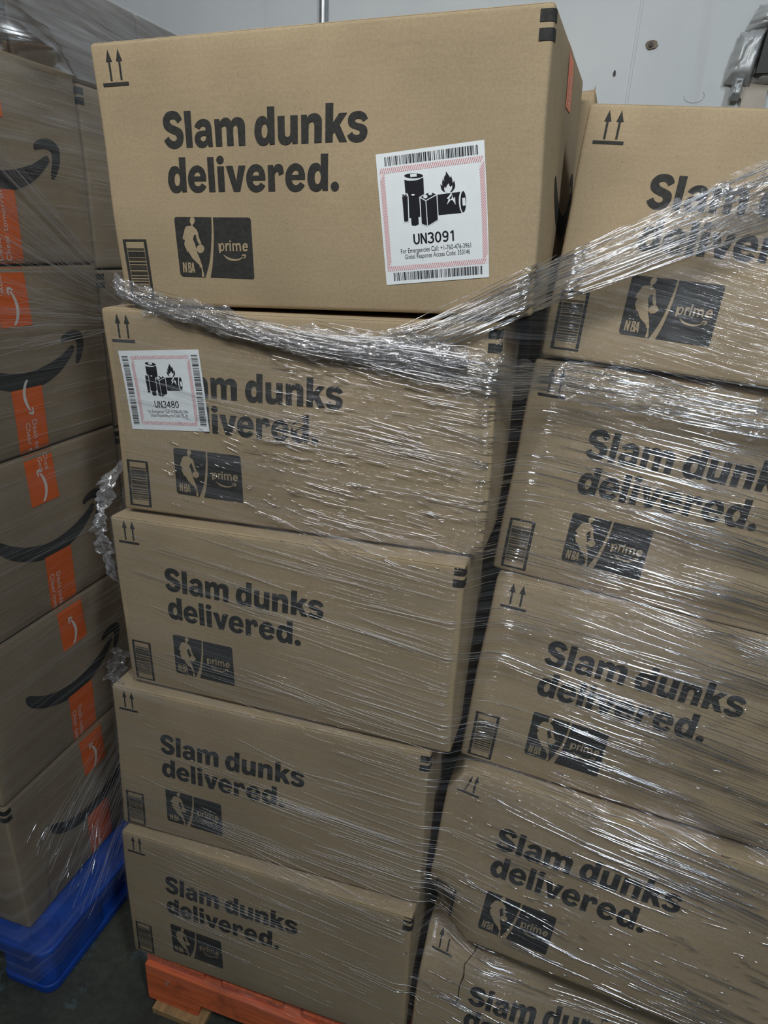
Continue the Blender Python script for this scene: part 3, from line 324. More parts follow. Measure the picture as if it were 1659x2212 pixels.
def barcode2(x0, x1, z0, z1):
    r = random.Random(3); q = [rect2(x0, x1, z0, z0 + .0028), rect2(x0, x1, z1 - .0028, z1), rect2(x0, x0 + .0045, z0 + .0028, z1 - .0028), rect2(x1 - .0045, x1, z0 + .0028, z1 - .0028)]
    z = z0 + (z1 - z0) * .15
    while z < z1 - (z1 - z0) * .15:
        t = r.choice((.0005, .0008, .0008, .0016, .0022)); q.append(rect2(x0 + .0055, x1 - .0055, z, z + t)); z += t + r.choice((.0007, .0009, .0013, .002))
    return quads(q)
BARCODE = cut_grid(*barcode2(.0127, .0526, .2452, .3272))

# hazard sticker artwork, own frame 0.137 x 0.156 m
LB = [fill2d(dec(l, 2e4)) for l in LABEL]
def seg(pts, w):
    """thick polyline of quads"""
    out = []
    for a, b in zip(pts[:-1], pts[1:]):
        a, b = np.array(a, float), np.array(b, float); t = (b - a) / np.linalg.norm(b - a); n = np.array((-t[1], t[0])) * w / 2
        out.append([a - n - t * w * .02, b - n + t * w * .02, b + n + t * w * .02, a + n - t * w * .02])
    return out
def arc(cx, cy, rx, ry, a0, a1, n=18): return [(cx + rx * math.cos(math.radians(a0 + (a1 - a0) * i / n)), cy + ry * math.sin(math.radians(a0 + (a1 - a0) * i / n))) for i in range(n + 1)]
def narrow(text, x0, base, h, adv):
    """narrow grotesque numerals and capitals (x right, z down)"""
    q = []; w = .80 * adv; t = h * .165
    for i, ch in enumerate(text):
        def P(pts): return [(x0 + i * adv + x * w, base - h + z * h) for x, z in pts]
        A = lambda cx, cy, rx, ry, a0, a1: P(arc(cx, cy, rx, ry, a0, a1))
        S = {'U': [P([(.08, 0), (.08, .62)]), A(.5, .62, .42, .32, 180, 0), P([(.92, .62), (.92, 0)])],
             'N': [P([(.08, 1), (.08, 0)]), P([(.1, .02), (.9, .98)]), P([(.92, 1), (.92, 0)])],
             '3': [A(.45, .26, .42, .21, -160, 90), A(.45, .72, .47, .24, -90, 160)],
             '0': [A(.5, .5, .42, .45, 0, 360)],
             '9': [A(.5, .31, .40, .25, 0, 360), P([(.9, .31), (.86, .62)]), A(.46, .66, .41, .29, 0, 140)],
             '1': [P([(.55, 1), (.55, 0)]), P([(.15, .22), (.5, .10)])],
             '4': [P([(.72, 1), (.72, 0)]), P([(.68, .04), (.05, .68)]), P([(.02, .70), (1, .70)])],
             '8': [A(.5, .26, .37, .21, 0, 360), A(.5, .72, .43, .24, 0, 360)]}[ch]
        for s_ in S: q += seg(s_, t)
    return quads(q)
def bars(x0, x1, z0, z1, vertical_bars, seed):
    r = random.Random(seed); q = []; a, b = (x0, x1) if vertical_bars else (z0, z1)
    while a < b:
        t = min(r.choice((.0005, .0006, .0012, .0018)), b - a)
        q.append(rect2(a, a + t, z0, z1) if vertical_bars else rect2(x0, x1, a, a + t)); a += t + r.choice((.0006, .0008, .0008, .0016))
    return quads(q)
def hatch(x0, x1, z0, z1, wx, wz):
    q = []
    n = int((x1 - x0) / .0028)
    for k in range(n):
        x = x0 + (x1 - x0 - .0025) * k / n
        for za in (z0, z1 - wz): q.append(np.array([(x, za + wz), (x + .0007, za + wz), (x + .0037, za), (x + .0030, za)]))
    n = int((z1 - z0 - 2 * wz) / .0031)
    for k in range(n):
        z = z0 + wz + (z1 - z0 - 2 * wz - .004) * k / n
        for xa in (x0, x1 - wx): q.append(np.array([(xa, z + .0095), (xa, z + .0085), (xa + wx, z), (xa + wx, z + .0010)]))
    pink = [rect2(x0, x1, z0, z0 + wz), rect2(x0, x1, z1 - wz, z1), rect2(x0, x0 + wx, z0 + wz, z1 - wz), rect2(x1 - wx, x1, z0 + wz, z1 - wz)]
    return quads(q), quads(pink)
def fit_text(body, x0, x1, base, h):
    V, F = text2(body, h * 1.36); V = V - [V[:, 0].min(), 0]
    return V * [(x1 - x0) / V[:, 0].max(), 1] + [x0, base], F
def sticker_layers(kind):
    if kind == 'primary':
        w, h = .137, .156; red, pink = hatch(.0032, .1358, .0166, .1394, .0062, .0063)
        xf = lambda v: v
        bc = [bars(.0111, .1286, .0043, .0146, True, 5), bars(.0111, .1284, .1414, .1517, True, 5)]
        num = narrow('UN3091', .0415, .1088, .0126, .0094)
    else:
        w, h = .142, .1255; red, pink = hatch(.0195, .1245, .008, .117, .0056, .0056)
        xf = lambda v: np.asarray(v) * [.80, .86] + [.0165, -.0045]
        bc = [bars(.0045, .0155, .008, .117, False, 5), bars(.1275, .1385, .008, .117, False, 5)]
        V, F = narrow('UN3480', .0415, .1088, .0126, .0094); num = (xf(V), F)
    txt = [fit_text('For Emergencies Call: +1-760-476-3961', .0232, .1150, .1185, .0062), fit_text('Global Response Access Code: 333146', .0280, .1135, .1258, .0062)]
    T = lambda vf: (xf(vf[0]), vf[1])
    return (w, h), [('paper', quads([rect2(0, w, 0, h)]), M_WHITE, .0004), ('hatched_border', pink, M_PINK, .0005), ('red_hatching', red, M_RED, .0006),
        ('bar_code', bc[0], M_LABINK, .0006), ('bar_code', bc[1], M_LABINK, .0006), ('pictogram', join2([T(LB[0])]), M_LABINK, .0006), ('pictogram_outline', T(LB[1]), M_WHITE, .0007), ('pictogram_front', T(LB[2]), M_LABINK, .0008),
        ('pictogram_cap', T(LB[3]), M_WHITE, .0009), ('number', num, M_LABINK, .0006), ('small_print', join2([T(t) for t in txt]), M_LABINK, .0006)]

# smile printed on the long sides (side coordinates: x along the side, z down)
def smooth(pts, m=5, closed=True):
    pts = [np.array(p_, float) for p_ in pts]; n = len(pts); out = []
    for i in range(n):
        a, b, c, d = pts[i - 1], pts[i], pts[(i + 1) % n], pts[(i + 2) % n]
        for j in range(m):
            t = j / m; out.append(.5 * (2 * b + (c - a) * t + (2 * a - 5 * b + 4 * c - d) * t * t + (3 * b - a - 3 * c + d) * t ** 3))
    return np.array(out)
SMILE_ARC = smooth([(.100, .152), (.108, .175), (.145, .203), (.20, .224), (.255, .228), (.305, .217), (.345, .197), (.378, .170), (.379, .160), (.370, .159), (.335, .176), (.285, .190), (.235, .195), (.185, .187), (.145, .171), (.117, .152), (.107, .147)])
SMILE_HOOK = smooth([(.344, .146), (.350, .137), (.371, .129), (.395, .129), (.411, .140), (.410, .163), (.398, .186), (.386, .197), (.380, .192), (.387, .170), (.389, .152), (.378, .146), (.358, .148), (.347, .151)])
SMILE = cut_grid(*fill2d([SMILE_ARC, SMILE_HOOK]))

# ------------------------------------------------------------------ carton builder
BVHSRC = {}
class Carton:
    """W along the printed front, D deep, H tall; local frame: origin top-left-front, x right, y back, z up (so the box hangs to -H)"""
    R = .006
    def __init__(s, name, label, W, D, H, axes, group=None, zt=.0015, zb=.0015, corners=None, bulge=.003, skew=0.0, seed=0, special=None, mat=None, cat='cardboard box'):
        s.W, s.D, s.H, s.zt, s.zb, s.corners, s.bulge, s.skew, s.special = W, D, H, zt, zb, corners or {}, bulge, skew, special
        r = random.Random(seed); s.ph = [r.uniform(0, 6.28) for _ in range(6)]
        o, x, y, z = (Vector(axes[i:i + 3]) for i in (0, 3, 6, 9))
        R3 = Matrix((x, y, z)).transposed(); base = o + x * W / 2 + y * D / 2 - z * (H - zb)
        s.off = Vector((-W / 2, -D / 2, H - zb)); M = Matrix.Translation(base) @ R3.to_4x4()
        s.M = M; s.root = empty(name, M, label, cat, group); s.mat = mat or M_CARD
        s.body()
    def shape(s, P):
        P = np.array(P, float); size = np.array((s.W, s.D, s.H)); lo = np.array((0, 0, s.zt)); hi = np.array((s.W, s.D, s.H - s.zb)); r = s.R
        ext = np.maximum(0, np.maximum(lo - P, P - hi)).max(1)
        q = np.clip(P, lo + r, hi - r); d = P - q; L = np.maximum(np.linalg.norm(d, axis=1), 1e-9)
        Q = q + d / L[:, None] * np.minimum(L, r + ext)[:, None]
        u, v, w = Q[:, 0] / s.W, Q[:, 2] / s.H, np.clip(Q[:, 1] / s.D, 0, 1)
        uc, vc = np.clip(u, 0, 1), np.clip(v, 0, 1); a = s.ph
        wob = s.bulge * np.sin(np.pi * uc) * np.sin(np.pi * vc) + .0010 * np.sin(9 * u + a[0]) * np.sin(7 * v + a[1]) * (np.sin(np.pi * vc) ** .5)
        Q[:, 1] -= wob * (1 - 2 * w)
        Q[:, 0] += (2 * uc - 1) * (s.bulge * 1.3 * np.sin(np.pi * w) * np.sin(np.pi * vc) + .0012 * np.sin(8 * v + a[2]) * np.sin(np.pi * vc))
        fw = (1 - w) ** 2
        for k, (dx, dy, dz) in s.corners.items():
            cu = (1 - uc) if k[1] == 'L' else uc; cv = (1 - vc) if k[0] == 'T' else vc
            wt = cu ** 3 * cv ** 3 * fw; Q[:, 0] += dx * wt; Q[:, 1] += dy * wt; Q[:, 2] += dz * cu * cv ** 5 * fw
        Q[:, 0] += s.skew * Q[:, 1]
        if s.special: Q = s.special(Q, s)
        return Q
    def local(s, P):
        Q = s.shape(P); return np.c_[Q[:, 0] + s.off.x, Q[:, 1] + s.off.y, -Q[:, 2] + s.off.z]
    def body(s):
        r = s.R
        def ticks(a, b, step=.03):
            k = [a, a + r * .2, a + r * .55, a + r]; t = math.ceil((a + r + .004) / step) * step
            while t < b - r - .004: k.append(t); t += step
            return k + [b - r, b - r * .55, b - r * .2, b]
        X, Y, Z = ticks(0, s.W), ticks(0, s.D, .09), ticks(s.zt, s.H - s.zb)
        V, F, idx = [], [], {}
        def vid(p_):
            k = tuple(round(c, 6) for c in p_)
            if k not in idx: idx[k] = len(V); V.append(k)
            return idx[k]
        def face(A, B, fn, flip):
            for i in range(len(A) - 1):
                for j in range(len(B) - 1):
                    q = [vid(fn(A[i], B[j])), vid(fn(A[i + 1], B[j])), vid(fn(A[i + 1], B[j + 1])), vid(fn(A[i], B[j + 1]))]
                    F.append(tuple(q[::-1] if flip else q))
        z0, z1 = s.zt, s.H - s.zb
        face(X, Z, lambda a, b: (a, 0, b), True); face(X, Z, lambda a, b: (a, s.D, b), False)
        face(Y, Z, lambda a, b: (0, a, b), False); face(Y, Z, lambda a, b: (s.W, a, b), True)
        face(X, Y, lambda a, b: (a, b, z0), True); face(X, Y, lambda a, b: (a, b, z1), False)
        L = s.local(np.array(V)); o = mesh('carton', L, F, s.mat, s.root, True)
        W4 = np.array(s.M); s.world = [Vector(p_) for p_ in (np.c_[L, np.ones(len(L))] @ W4.T)[:, :3]]; s.faces = F
        s.carton = o
    def decal(s, name, vf, mat, lift=.0006, side='front', parent=None, at=(0, 0), label=None):
        V, F = vf; V = np.asarray(V, float) + np.asarray(at, float)
        P = s.at(V, side, lift); L = s.local(P)
        o = mesh(name, L, F, mat, s.root)
        if parent is not None:
            o.parent = parent
        if label: o['label'] = label
        return o
    def at(s, V, side, lift):
        a, z = V[:, 0], V[:, 1]; n = len(V)
        if side == 'front': return np.c_[a, np.full(n, -lift), z]
        if side == 'right': return np.c_[np.full(n, s.W + lift), a, z]
        if side == 'left': return np.c_[np.full(n, -lift), s.D - a, z]
        if side == 'top': return np.c_[a, z, np.full(n, s.zt - lift)]
    def printed_front(s, slogan=True, logo=True, barcode=True, arrows=True, marks=True):
        if slogan: s.decal('printed_slogan', SLOGAN, M_INK)
        if logo:
            b = s.decal('printed_logo', BLOCK, M_INK)
            s.decal('logo_cutout', KNOCK, s.mat, .0011, parent=b)
        if barcode: s.decal('printed_barcode', BARCODE, M_INK)
        if arrows: s.decal('printed_arrows', ARROWS, M_INK)
        if marks: s.corner_marks('right')
    def corner_marks(s, side):
        for z0, z1 in ((.0085, .0205), (.0265, .0385)):
            V, F = [], []
            W = s.W
            if side == 'right': path = [(W - .016, -1), (W - .010, -1), (W - .006, -1), (W - .0033, -1), (W - .0012, -1), (W, 0), (W, .0012), (W, .0033), (W, .006), (W, .010), (W, .016)]
            else: path = [(.016, -1), (.010, -1), (.006, -1), (.0033, -1), (.0012, -1), (0, 0), (0, .0012), (0, .0033), (0, .006), (0, .010), (0, .016)]
            for x, y in path:
                e = .0007
                px = x + (e if side == 'right' else -e) * (1 if y >= 0 else 0); py = -e if y <= 0 else y
                for z in (z0, z1): V.append((px, py, z))
            F = [(2 * i, 2 * i + 2, 2 * i + 3, 2 * i + 1) for i in range(len(path) - 1)]
            mesh('corner_mark', s.local(np.array(V)), F, M_INK, s.root)
    def sticker(s, kind, x, z, ang):
        (w, h), lay = sticker_layers(kind); ca, sa = math.cos(ang), math.sin(ang); par = None
        for nm, (V, F), mat, lift in lay:
            V = np.asarray(V, float); V, F = cut_grid(V, F, .03) if nm in ('paper', 'hatched_border') else (V, F)
            V = np.c_[x + V[:, 0] * ca - V[:, 1] * sa, z + V[:, 0] * sa + V[:, 1] * ca]
            nm2 = 'hazard_label' if par is None else nm
            o = s.decal(nm2, (V, F), mat, lift + .0003, parent=par)
            if par is None: par = o; o['label'] = 'white sticker with batteries, a flame and a red hatched border'
    def tape_end(s, x0, x1, z0, z1, words=(), smile=None, side='front', lift=.0007):
        V, F = cut_grid(*quads([rect2(x0, x1, z0, z1)]), .02)
        t = s.decal('orange_tape', (V, F), M_ORANGE, lift, side); t['label'] = 'orange packing tape with white lettering'
        for k, (body, size, xx, zz, up, lim) in enumerate(words):
            TV, TF = text2(body, size, 1.05); 
            R = np.c_[-TV[:, 1], TV[:, 0]] if not up else np.c_[TV[:, 1], -TV[:, 0]]
            R = R + [xx, zz]
            TF = [f for f in TF if all(z0 + .001 < R[i, 1] < z1 - .001 for i in f)]
            if TF: s.decal('tape_lettering', (R, TF), M_TAPEWHITE, lift + .0005, side, parent=t)
        if smile:
            cx, cz, sc, up = smile
            A = [np.array(c) - [.26, .185] for c in (SMILE_ARC, SMILE_HOOK)]
            A = [np.c_[-c[:, 1], c[:, 0]] if not up else np.c_[c[:, 1], -c[:, 0]] for c in A]
            V, F = fill2d([c * sc + [cx, cz] for c in A])
            s.decal('tape_smile', (V, F), M_TAPEWHITE, lift + .0005, side, parent=t)

# ------------------------------------------------------------------ the place
def slab(name, x0, x1, y0, y1, z0, z1, mat):
    b = MB(); b.box(x0, x1, y0, y1, z0, z1); o = b.build(name, mat); o['kind'] = 'structure'; return o
slab('floor', -4.5, 4.5, -4.5, 1.25, -.06, 0, floor_mat())
M_WALL = wall_mat()
WALLY = 1.10
slab('wall_back', -4.5, 4.5, WALLY, 1.25, 0, 4.8, M_WALL)
b = MB(); b.tube([(-.684, 1.088, .3), (-.684, 1.088, 4.6)], .011, 10, False); tag(b.build('conduit', M_METAL, smooth=True), 'thin grey conduit pipe running up the white wall', 'conduit')
b = MB(); b.box(.0985, .1035, WALLY - .003, WALLY, 0.4, 4.8)
b.build('trim_1', M_WALL)['kind'] = 'structure'
# round anchor left in the wall
def disc(name, cx, cz, rx, rz, th, mat, parent=None, wob=.12, seed=1):
    r = random.Random(seed); poly = [(cx + rx * math.cos(t) * (1 + r.uniform(-wob, wob)), cz + rz * math.sin(t) * (1 + r.uniform(-wob, wob))) for t in [2 * math.pi * i / 18 for i in range(18)]]
    b = MB(); b.prism(poly, WALLY - th, WALLY + .002); return b.build(name, mat, parent, bevel=.001)
ra = tag(empty('wall_anchor', Matrix.Translation((.137, WALLY, 2.069)), 'old round brown anchor plug with a screw in the white wall', 'wall anchor'), None, None)
for nm, rx, rz, th, mt, sd in (('plug', .0135, .0095, .004, plain('rusty_filler', (.20, .17, .13), .8, .2, .3, 90), 2), ('screw_head', .0045, .0045, .007, M_DARKMETAL, 4)):
    o = disc(nm, .137 - (.002 if nm == 'screw_head' else 0), 2.069 - (.001 if nm == 'screw_head' else 0), rx, rz, th, mt, None, .1, sd); o.parent = ra; o.matrix_parent_inverse = ra.matrix_world.inverted()
tag(disc('wall_plug', .063, 2.0135, .0035, .006, .003, M_DARKMETAL, None, .25, 8), 'small black plug hole left of the round anchor on the white wall', 'wall plug')
# taped-up bracket at the right
ub = empty('taped_bracket', Matrix.Translation((.37, WALLY, 1.97)), 'dark bracket wrapped in crumpled silver tape on the white wall', 'wall bracket')
def crumple(name, P, mat, parent, nx=22, nz=22, amp=.010, seed=5):
    """crumpled sheet over a quad P = four corners in (x, z), standing off the wall"""
    r = np.random.RandomState(seed); V, F = [], []
    H = sum(np.kron(r.rand(k, k), np.ones((1, 1))).repeat(math.ceil((nx + 1) / k), 0).repeat(math.ceil((nz + 1) / k), 1)[:nx + 1, :nz + 1] * w for k, w in ((3, .7), (7, .3), (18, .05)))
    for i in range(nx + 1):
        for j in range(nz + 1):
            u, v = i / nx, j / nz
            q = (np.array(P[0]) * (1 - u) + np.array(P[1]) * u) * (1 - v) + (np.array(P[3]) * (1 - u) + np.array(P[2]) * u) * v
            edge = min(u, 1 - u, v, 1 - v); q = q + (r.rand(2) - .5) * .0015
            V.append((q[0], WALLY - .002 - amp * (.3 + H[i, j]) - .028 * min(1, edge * 5) * (parent is not None), q[1]))
    for i in range(nx):
        for j in range(nz): a = i * (nz + 1) + j; F.append((a, a + nz + 1, a + nz + 2, a + 1))
    o = mesh(name, V, F, mat, None, True); o.parent = parent; o.matrix_parent_inverse = parent.matrix_world.inverted(); return o
M_DUCT = plain('silver_tape', (.40, .42, .425), .38, .5, .12, 30, .25, .1)
b = MB(); b.prism([(.352, 1.80), (.352, 1.955), (.343, 1.965), (.340, 1.985), (.362, 2.06), (.420, 2.06), (.402, 1.97), (.402, 1.80)], WALLY - .012, WALLY)
o = b.build('filler_strip', M_BEIGE); o.parent = ub; o.matrix_parent_inverse = ub.matrix_world.inverted(); o['label'] = 'beige filler strip below the tape'
b = MB(); b.prism([(.366, 2.00), (.376, 2.11), (.46, 2.11), (.45, 2.00)], WALLY - .045, WALLY)
o = b.build('bracket', M_DARKMETAL); o.parent = ub; o.matrix_parent_inverse = ub.matrix_world.inverted()
for q, sd in (([(.306, 1.987), (.362, 1.98), (.380, 2.10), (.322, 2.085)], 5), ([(.322, 1.953), (.347, 1.952), (.350, 2.0), (.327, 2.0)], 6), ([(.330, 2.085), (.46, 2.09), (.46, 2.145), (.350, 2.135)], 7), ([(.36, 1.985), (.46, 1.98), (.46, 2.035), (.368, 2.035)], 9)):
    crumple('tape_strip', q, M_DUCT, ub, seed=sd, amp=.012)
b = MB(); b.tube([(.25 + .022 * math.cos(t) , WALLY - .002, 1.965 + .014 * math.sin(t)) for t in [3.0 + i * .25 for i in range(17)]], .0003, 4); tag(b.build('loose_thread', M_METAL), 'fine curled thread stuck to the white wall beside the tape', 'thread')

# ------------------------------------------------------------------ wooden pallet
M_OWOOD2 = wood('orange_painted_board', (0.80, 0.17, 0.055), (30, 2, 30))
PX0, PX1, PY0, PY1 = -.606, .640, -.036, .985
pal = empty('wooden_pallet', Matrix.Translation((.026, .48, 0)), 'orange painted wooden pallet under the two front box stacks', 'pallet')
def sub(o, par): o.parent = par; o.matrix_parent_inverse = par.matrix_world.inverted(); return o
for y in (PY0, .47, PY1 - .038):
    prof = [(PX0, .018), (PX0 + .125, .018), (PX0 + .135, .055), (PX0 + .36, .055), (PX0 + .375, .018), (PX1 - .375, .018), (PX1 - .36, .055), (PX1 - .135, .055), (PX1 - .125, .018), (PX1, .018), (PX1, .128), (PX0, .128)]
    b = MB(); b.prism(prof, y, y + .038); sub(b.build('stringer', M_OWOOD, bevel=.003), pal)
for k in range(7):
    x = PX0 + k * (PX1 - PX0 - .14) / 6; b = MB(); b.box(x, x + .14, PY0 + .010, PY1 - .004, .1285, .1475); sub(b.build('top_board', M_OWOOD2, bevel=.002), pal)
for x in (PX0 + .02, -.30, -.04, .25, PX1 - .15):
    b = MB(); b.box(x, x + .125, PY0 - .016, PY1 + .006, 0, .0175); sub(b.build('bottom_board', M_RAWWOOD, bevel=.002), pal)
for x in (PX0 + .055, -.1, PX1 - .06):
    b = MB(); b.tube([(x, PY0 + .002, .095), (x, PY0 - .0025, .095)], .0055, 10, False); sub(b.build('nail_head', M_METAL), pal)

# ------------------------------------------------------------------ blue plastic pallet
bp_ = empty('plastic_pallet', Matrix.Translation((-1.18, .42, 0)), 'blue plastic pallet under the left stack of wrapped boxes', 'pallet')
BX0, BX1, BY0, BY1 = -1.56, -.812, -.098, .962
def rrect(x0, x1, y0, y1, r, n=6):
    return [(cx + r * math.cos(math.radians(a + 90 * i / n)), cy + r * math.sin(math.radians(a + 90 * i / n))) for cx, cy, a in ((x1 - r, y1 - r, 0), (x0 + r, y1 - r, 90), (x0 + r, y0 + r, 180), (x1 - r, y0 + r, 270)) for i in range(n + 1)]
def rprism(poly, z0, z1, b):
    n = len(poly); b.add([(x, y, z0) for x, y in poly] + [(x, y, z1) for x, y in poly], [tuple(range(n - 1, -1, -1)), tuple(range(n, 2 * n))] + [(i, (i + 1) % n, (i + 1) % n + n, i + n) for i in range(n)])
b = MB(); rprism(rrect(BX0, BX1, BY0, BY1, .03), .088, .126, b); sub(b.build('deck', M_BLUE, bp_ and None, bevel=.006), bp_)
for i, x in enumerate((BX0 + .004, (BX0 + BX1) / 2 - .07, BX1 - .144)):
    for j, y in enumerate((BY0 + .004, (BY0 + BY1) / 2 - .09, BY1 - .194)):
        b = MB(); rprism(rrect(x, x + .14, y, y + .19, .026), .022, .0878, b); sub(b.build('block', M_BLUE, bevel=.004), bp_)
    b = MB(); rprism(rrect(x - .002, x + .142, BY0, BY1, .028), 0, .0218, b); sub(b.build('runner', M_BLUE, bevel=.004), bp_)
for k in range(6):
    b = MB(); b.tube([(BX1 - .06 + .03 * math.cos(t), BY0 + .06 + .03 * math.sin(t), .127) for t in [i * math.pi / 10 for i in range(21)]], .003, 6, False)
    if k == 0: sub(b.build('moulded_ring', M_BLUE), bp_)

# ------------------------------------------------------------------ front boxes (24 in cartons)
W0, H0, D0 = .610, .3397, .46
AX = {
'B1': (-0.5807, 0.0317, 1.8411, 0.999, 0.0133, 0.0427, -0.0148, 0.9993, 0.0348, -0.0422, -0.0354, 0.9985),
'B2': (-0.6014, 0.0283, 1.5019, 0.9994, 0.0136, 0.0329, -0.0147, 0.9993, 0.0332, -0.0324, -0.0336, 0.9989),
'B3': (-0.6171, 0.0177, 1.165, 0.9995, -0.0061, 0.0302, 0.0063, 1.0, -0.0043, -0.0302, 0.0045, 0.9995),
'B4': (-0.6425, -0.0029, 0.8246, 0.9995, 0.016, 0.0287, -0.0157, 0.9998, -0.0112, -0.0288, 0.0107, 0.9995),
'B5': (-0.6422, -0.0236, 0.4906, 0.9995, -0.0019, 0.0316, 0.0027, 0.9997, -0.0248, -0.0315, 0.0248, 0.9992),
'R1': (0.0682, 0.225, 1.8023, 0.9965, -0.0714, -0.0426, 0.0634, 0.9841, -0.1661, 0.0537, 0.1628, 0.9852),
'R2': (0.0435, 0.175, 1.4616, 0.9975, -0.0187, -0.0674, 0.0112, 0.9938, -0.1102, 0.0691, 0.1092, 0.9916),
'R3': (0.0328, 0.1093, 1.1365, 0.9978, -0.0082, -0.0664, -0.0, 0.9924, -0.1234, 0.0669, 0.1231, 0.9901),
'R4': (0.0037, 0.0414, 0.8095, 0.9973, -0.0198, -0.0701, 0.0092, 0.9888, -0.149, 0.0722, 0.1479, 0.9864),
'R5': (-0.0146, 0.0008, 0.4727, 0.9973, -0.0198, -0.0701, 0.0092, 0.9888, -0.149, 0.0722, 0.1479, 0.9864)}
def dent_r4(Q, s):
    x, z = Q[:, 0], Q[:, 2]; fw = np.clip(1 - Q[:, 1] / s.D, 0, 1) ** 2
    Q[:, 1] += .30 * np.clip(.085 - x, 0, .2) * np.clip(z / s.H, 0, 1) ** .5 * fw                    # left strip pressed in
    t = np.clip(1 - np.hypot(x / .075, (s.H - z) / .09), 0, 1); Q[:, 1] += .05 * t * fw; Q[:, 2] -= .030 * t * fw
    t = np.clip(1 - np.hypot(x / .05, z / .06), 0, 1); Q[:, 0] += .022 * t * fw; Q[:, 2] += .012 * t * fw
    return Q
def dent_r5(Q, s):
    Q[:, 0] += .024 * (1 - Q[:, 0] / s.W) ** 2 * (.35 + .65 * np.clip(Q[:, 2] / s.H, 0, 1))
    Q[:, 2] -= (.070 * Q[:, 0] + .150 * Q[:, 1]) * np.clip(Q[:, 2] / s.H, 0, 1) ** 2                 # sits flat on the pallet
    x, z = Q[:, 0], Q[:, 2]; fw = np.clip(1 - Q[:, 1] / s.D, 0, 1) ** 2
    d = (x * .50 - z * .86 + .012)                                                                    # above the slanting fold the panel leans back
    Q[:, 1] += np.clip(d, 0, .10) * .42 * fw
    t = np.clip(1 - np.hypot(x / .12, z / .10), 0, 1); Q[:, 1] += .05 * t * fw; Q[:, 2] += .030 * t * fw
    return Q
MID, RGT = 'cardboard boxes in the front middle stack', 'cardboard boxes in the right stack'
front = {}
def flat_base(Q, s):
    Q[:, 2] -= .020 * Q[:, 1] * np.clip(Q[:, 2] / s.H, 0, 1)
    return Q
def level_base(Q, s):
    Q[:, 2] -= .062 * Q[:, 1] * np.clip(Q[:, 2] / s.H, 0, 1)        # base lies flat on the box below
    return Q
def carton(key, label, grp, **kw):
    c = Carton('cardboard_box', label, W0, D0, kw.pop('H', H0), AX[key], grp, seed=len(front) + 3, **kw); front[key] = c; return c
c = carton('B1', 'clean brown box with a large white UN3091 battery sticker, topmost of its stack', MID, skew=.030, bulge=.002, zb=.0025); c.printed_front()
c.sticker('primary', .4025, .1462, -.088)
c.decal('side_smile', SMILE, M_INK, .0006, 'right', at=(.02, .02))
c.tape_end(.185, .255, .0015, .078, [('Cheer', .026, .21, .035, False, 0)], None, 'right')
V, F = cut_grid(*quads([rect2(.0, W0, .185, .255)]), .05); c.decal('orange_tape', (V, F), M_ORANGE, .0006, 'top')
c = carton('B2', 'brown box with a square UN3480 battery sticker covering part of its slogan', MID, corners={'BL': (-.012, 0, 0), 'BR': (-.006, 0, 0), 'TL': (.004, -.006, 0)}, zt=.003, zb=.003); c.printed_front()
c.sticker('secondary', .0220, .0668, -.0655)
V, F = quads([[(.312, .160), (.330, .150), (.333, .156), (.316, .168)]]); c.decal('torn_flap', (V, F), M_CARD2, .004)
c = carton('B3', 'wrapped brown box, third from the top, under the UN3480 box', MID, corners={'TR': (.005, 0, -.005), 'BL': (.004, 0, -.002)}, zt=.007, zb=.003); c.printed_front()
c = carton('B4', 'wrapped brown box, second from the bottom of the front middle stack', MID, corners={'TL': (.006, 0, -.004), 'TR': (.006, 0, -.004), 'BL': (-.012, 0, 0)}, zt=.005, zb=.006); c.printed_front()
c = carton('B5', 'wrapped brown box resting on the orange pallet, bottom of the middle stack', MID, corners={'TL': (.006, 0, -.004), 'TR': (.006, 0, -.004)}, zt=.008, zb=.003); c.printed_front()
c = carton('R1', 'topmost box of the right stack, its lower half behind shiny film', RGT, zb=.001, special=level_base); c.printed_front()
c = carton('R2', 'second box from the top of the right stack, thickly streaked with film', RGT, zt=.002, zb=.005, corners={'TR': (0, 0, -.021), 'TL': (0, 0, -.003)}); c.printed_front()
c = carton('R3', 'third box from the top of the right stack, slogan crossed by film streaks', RGT, zt=.006, zb=.005); c.printed_front()
c = carton('R4', 'fourth box of the right stack with a buckled barcode corner', RGT, zt=.006, zb=.006, special=dent_r4); c.printed_front()
c = carton('R5', 'crushed and torn box at the bottom of the right stack', RGT, H=.320, zt=.010, zb=.002, special=dent_r5); c.printed_front(logo=False, barcode=False)
tp = np.array([(.098, .004), (.094, .030), (.086, .045), (.080, .055), (.083, .075), (.079, .100), (.081, .125), (.078, .150)])
c.decal('tear', cut_grid(*quads([[a, b, b + [.0018, 0], a + [.0018, 0]] for a, b in zip(tp[:-1], tp[1:])]), .02), M_CRACK, .0012)

# rear boxes on the same pallet
for k in range(5):
    xr = .058 if k == 0 else (-.012 if k > 1 else .02); h = .3447
    c = Carton('cardboard_box', 'plain brown box behind the middle stack, one corner above the right stack' if k == 0 else 'plain brown box hidden in the rear row of the wooden pallet',
               .59, .43, h, (xr - .59, .535, 1.874 - k * h, 1, 0, 0, 0, 1, 0, 0, 0, 1), 'plain boxes in the rear row of the wooden pallet', seed=40 + k, zb=.001, zt=.001); front['Q%d' % k] = c
    if k == 0:
        V = np.array([(.568, -.0005, .02), (.589, -.0005, .02), (.589, -.004, -.010), (.586, -.002, -.002), (.568, -.0006, .001)])
        mesh('flap', c.local(V), [(0, 1, 2, 3, 4)], M_CARD, c.root)

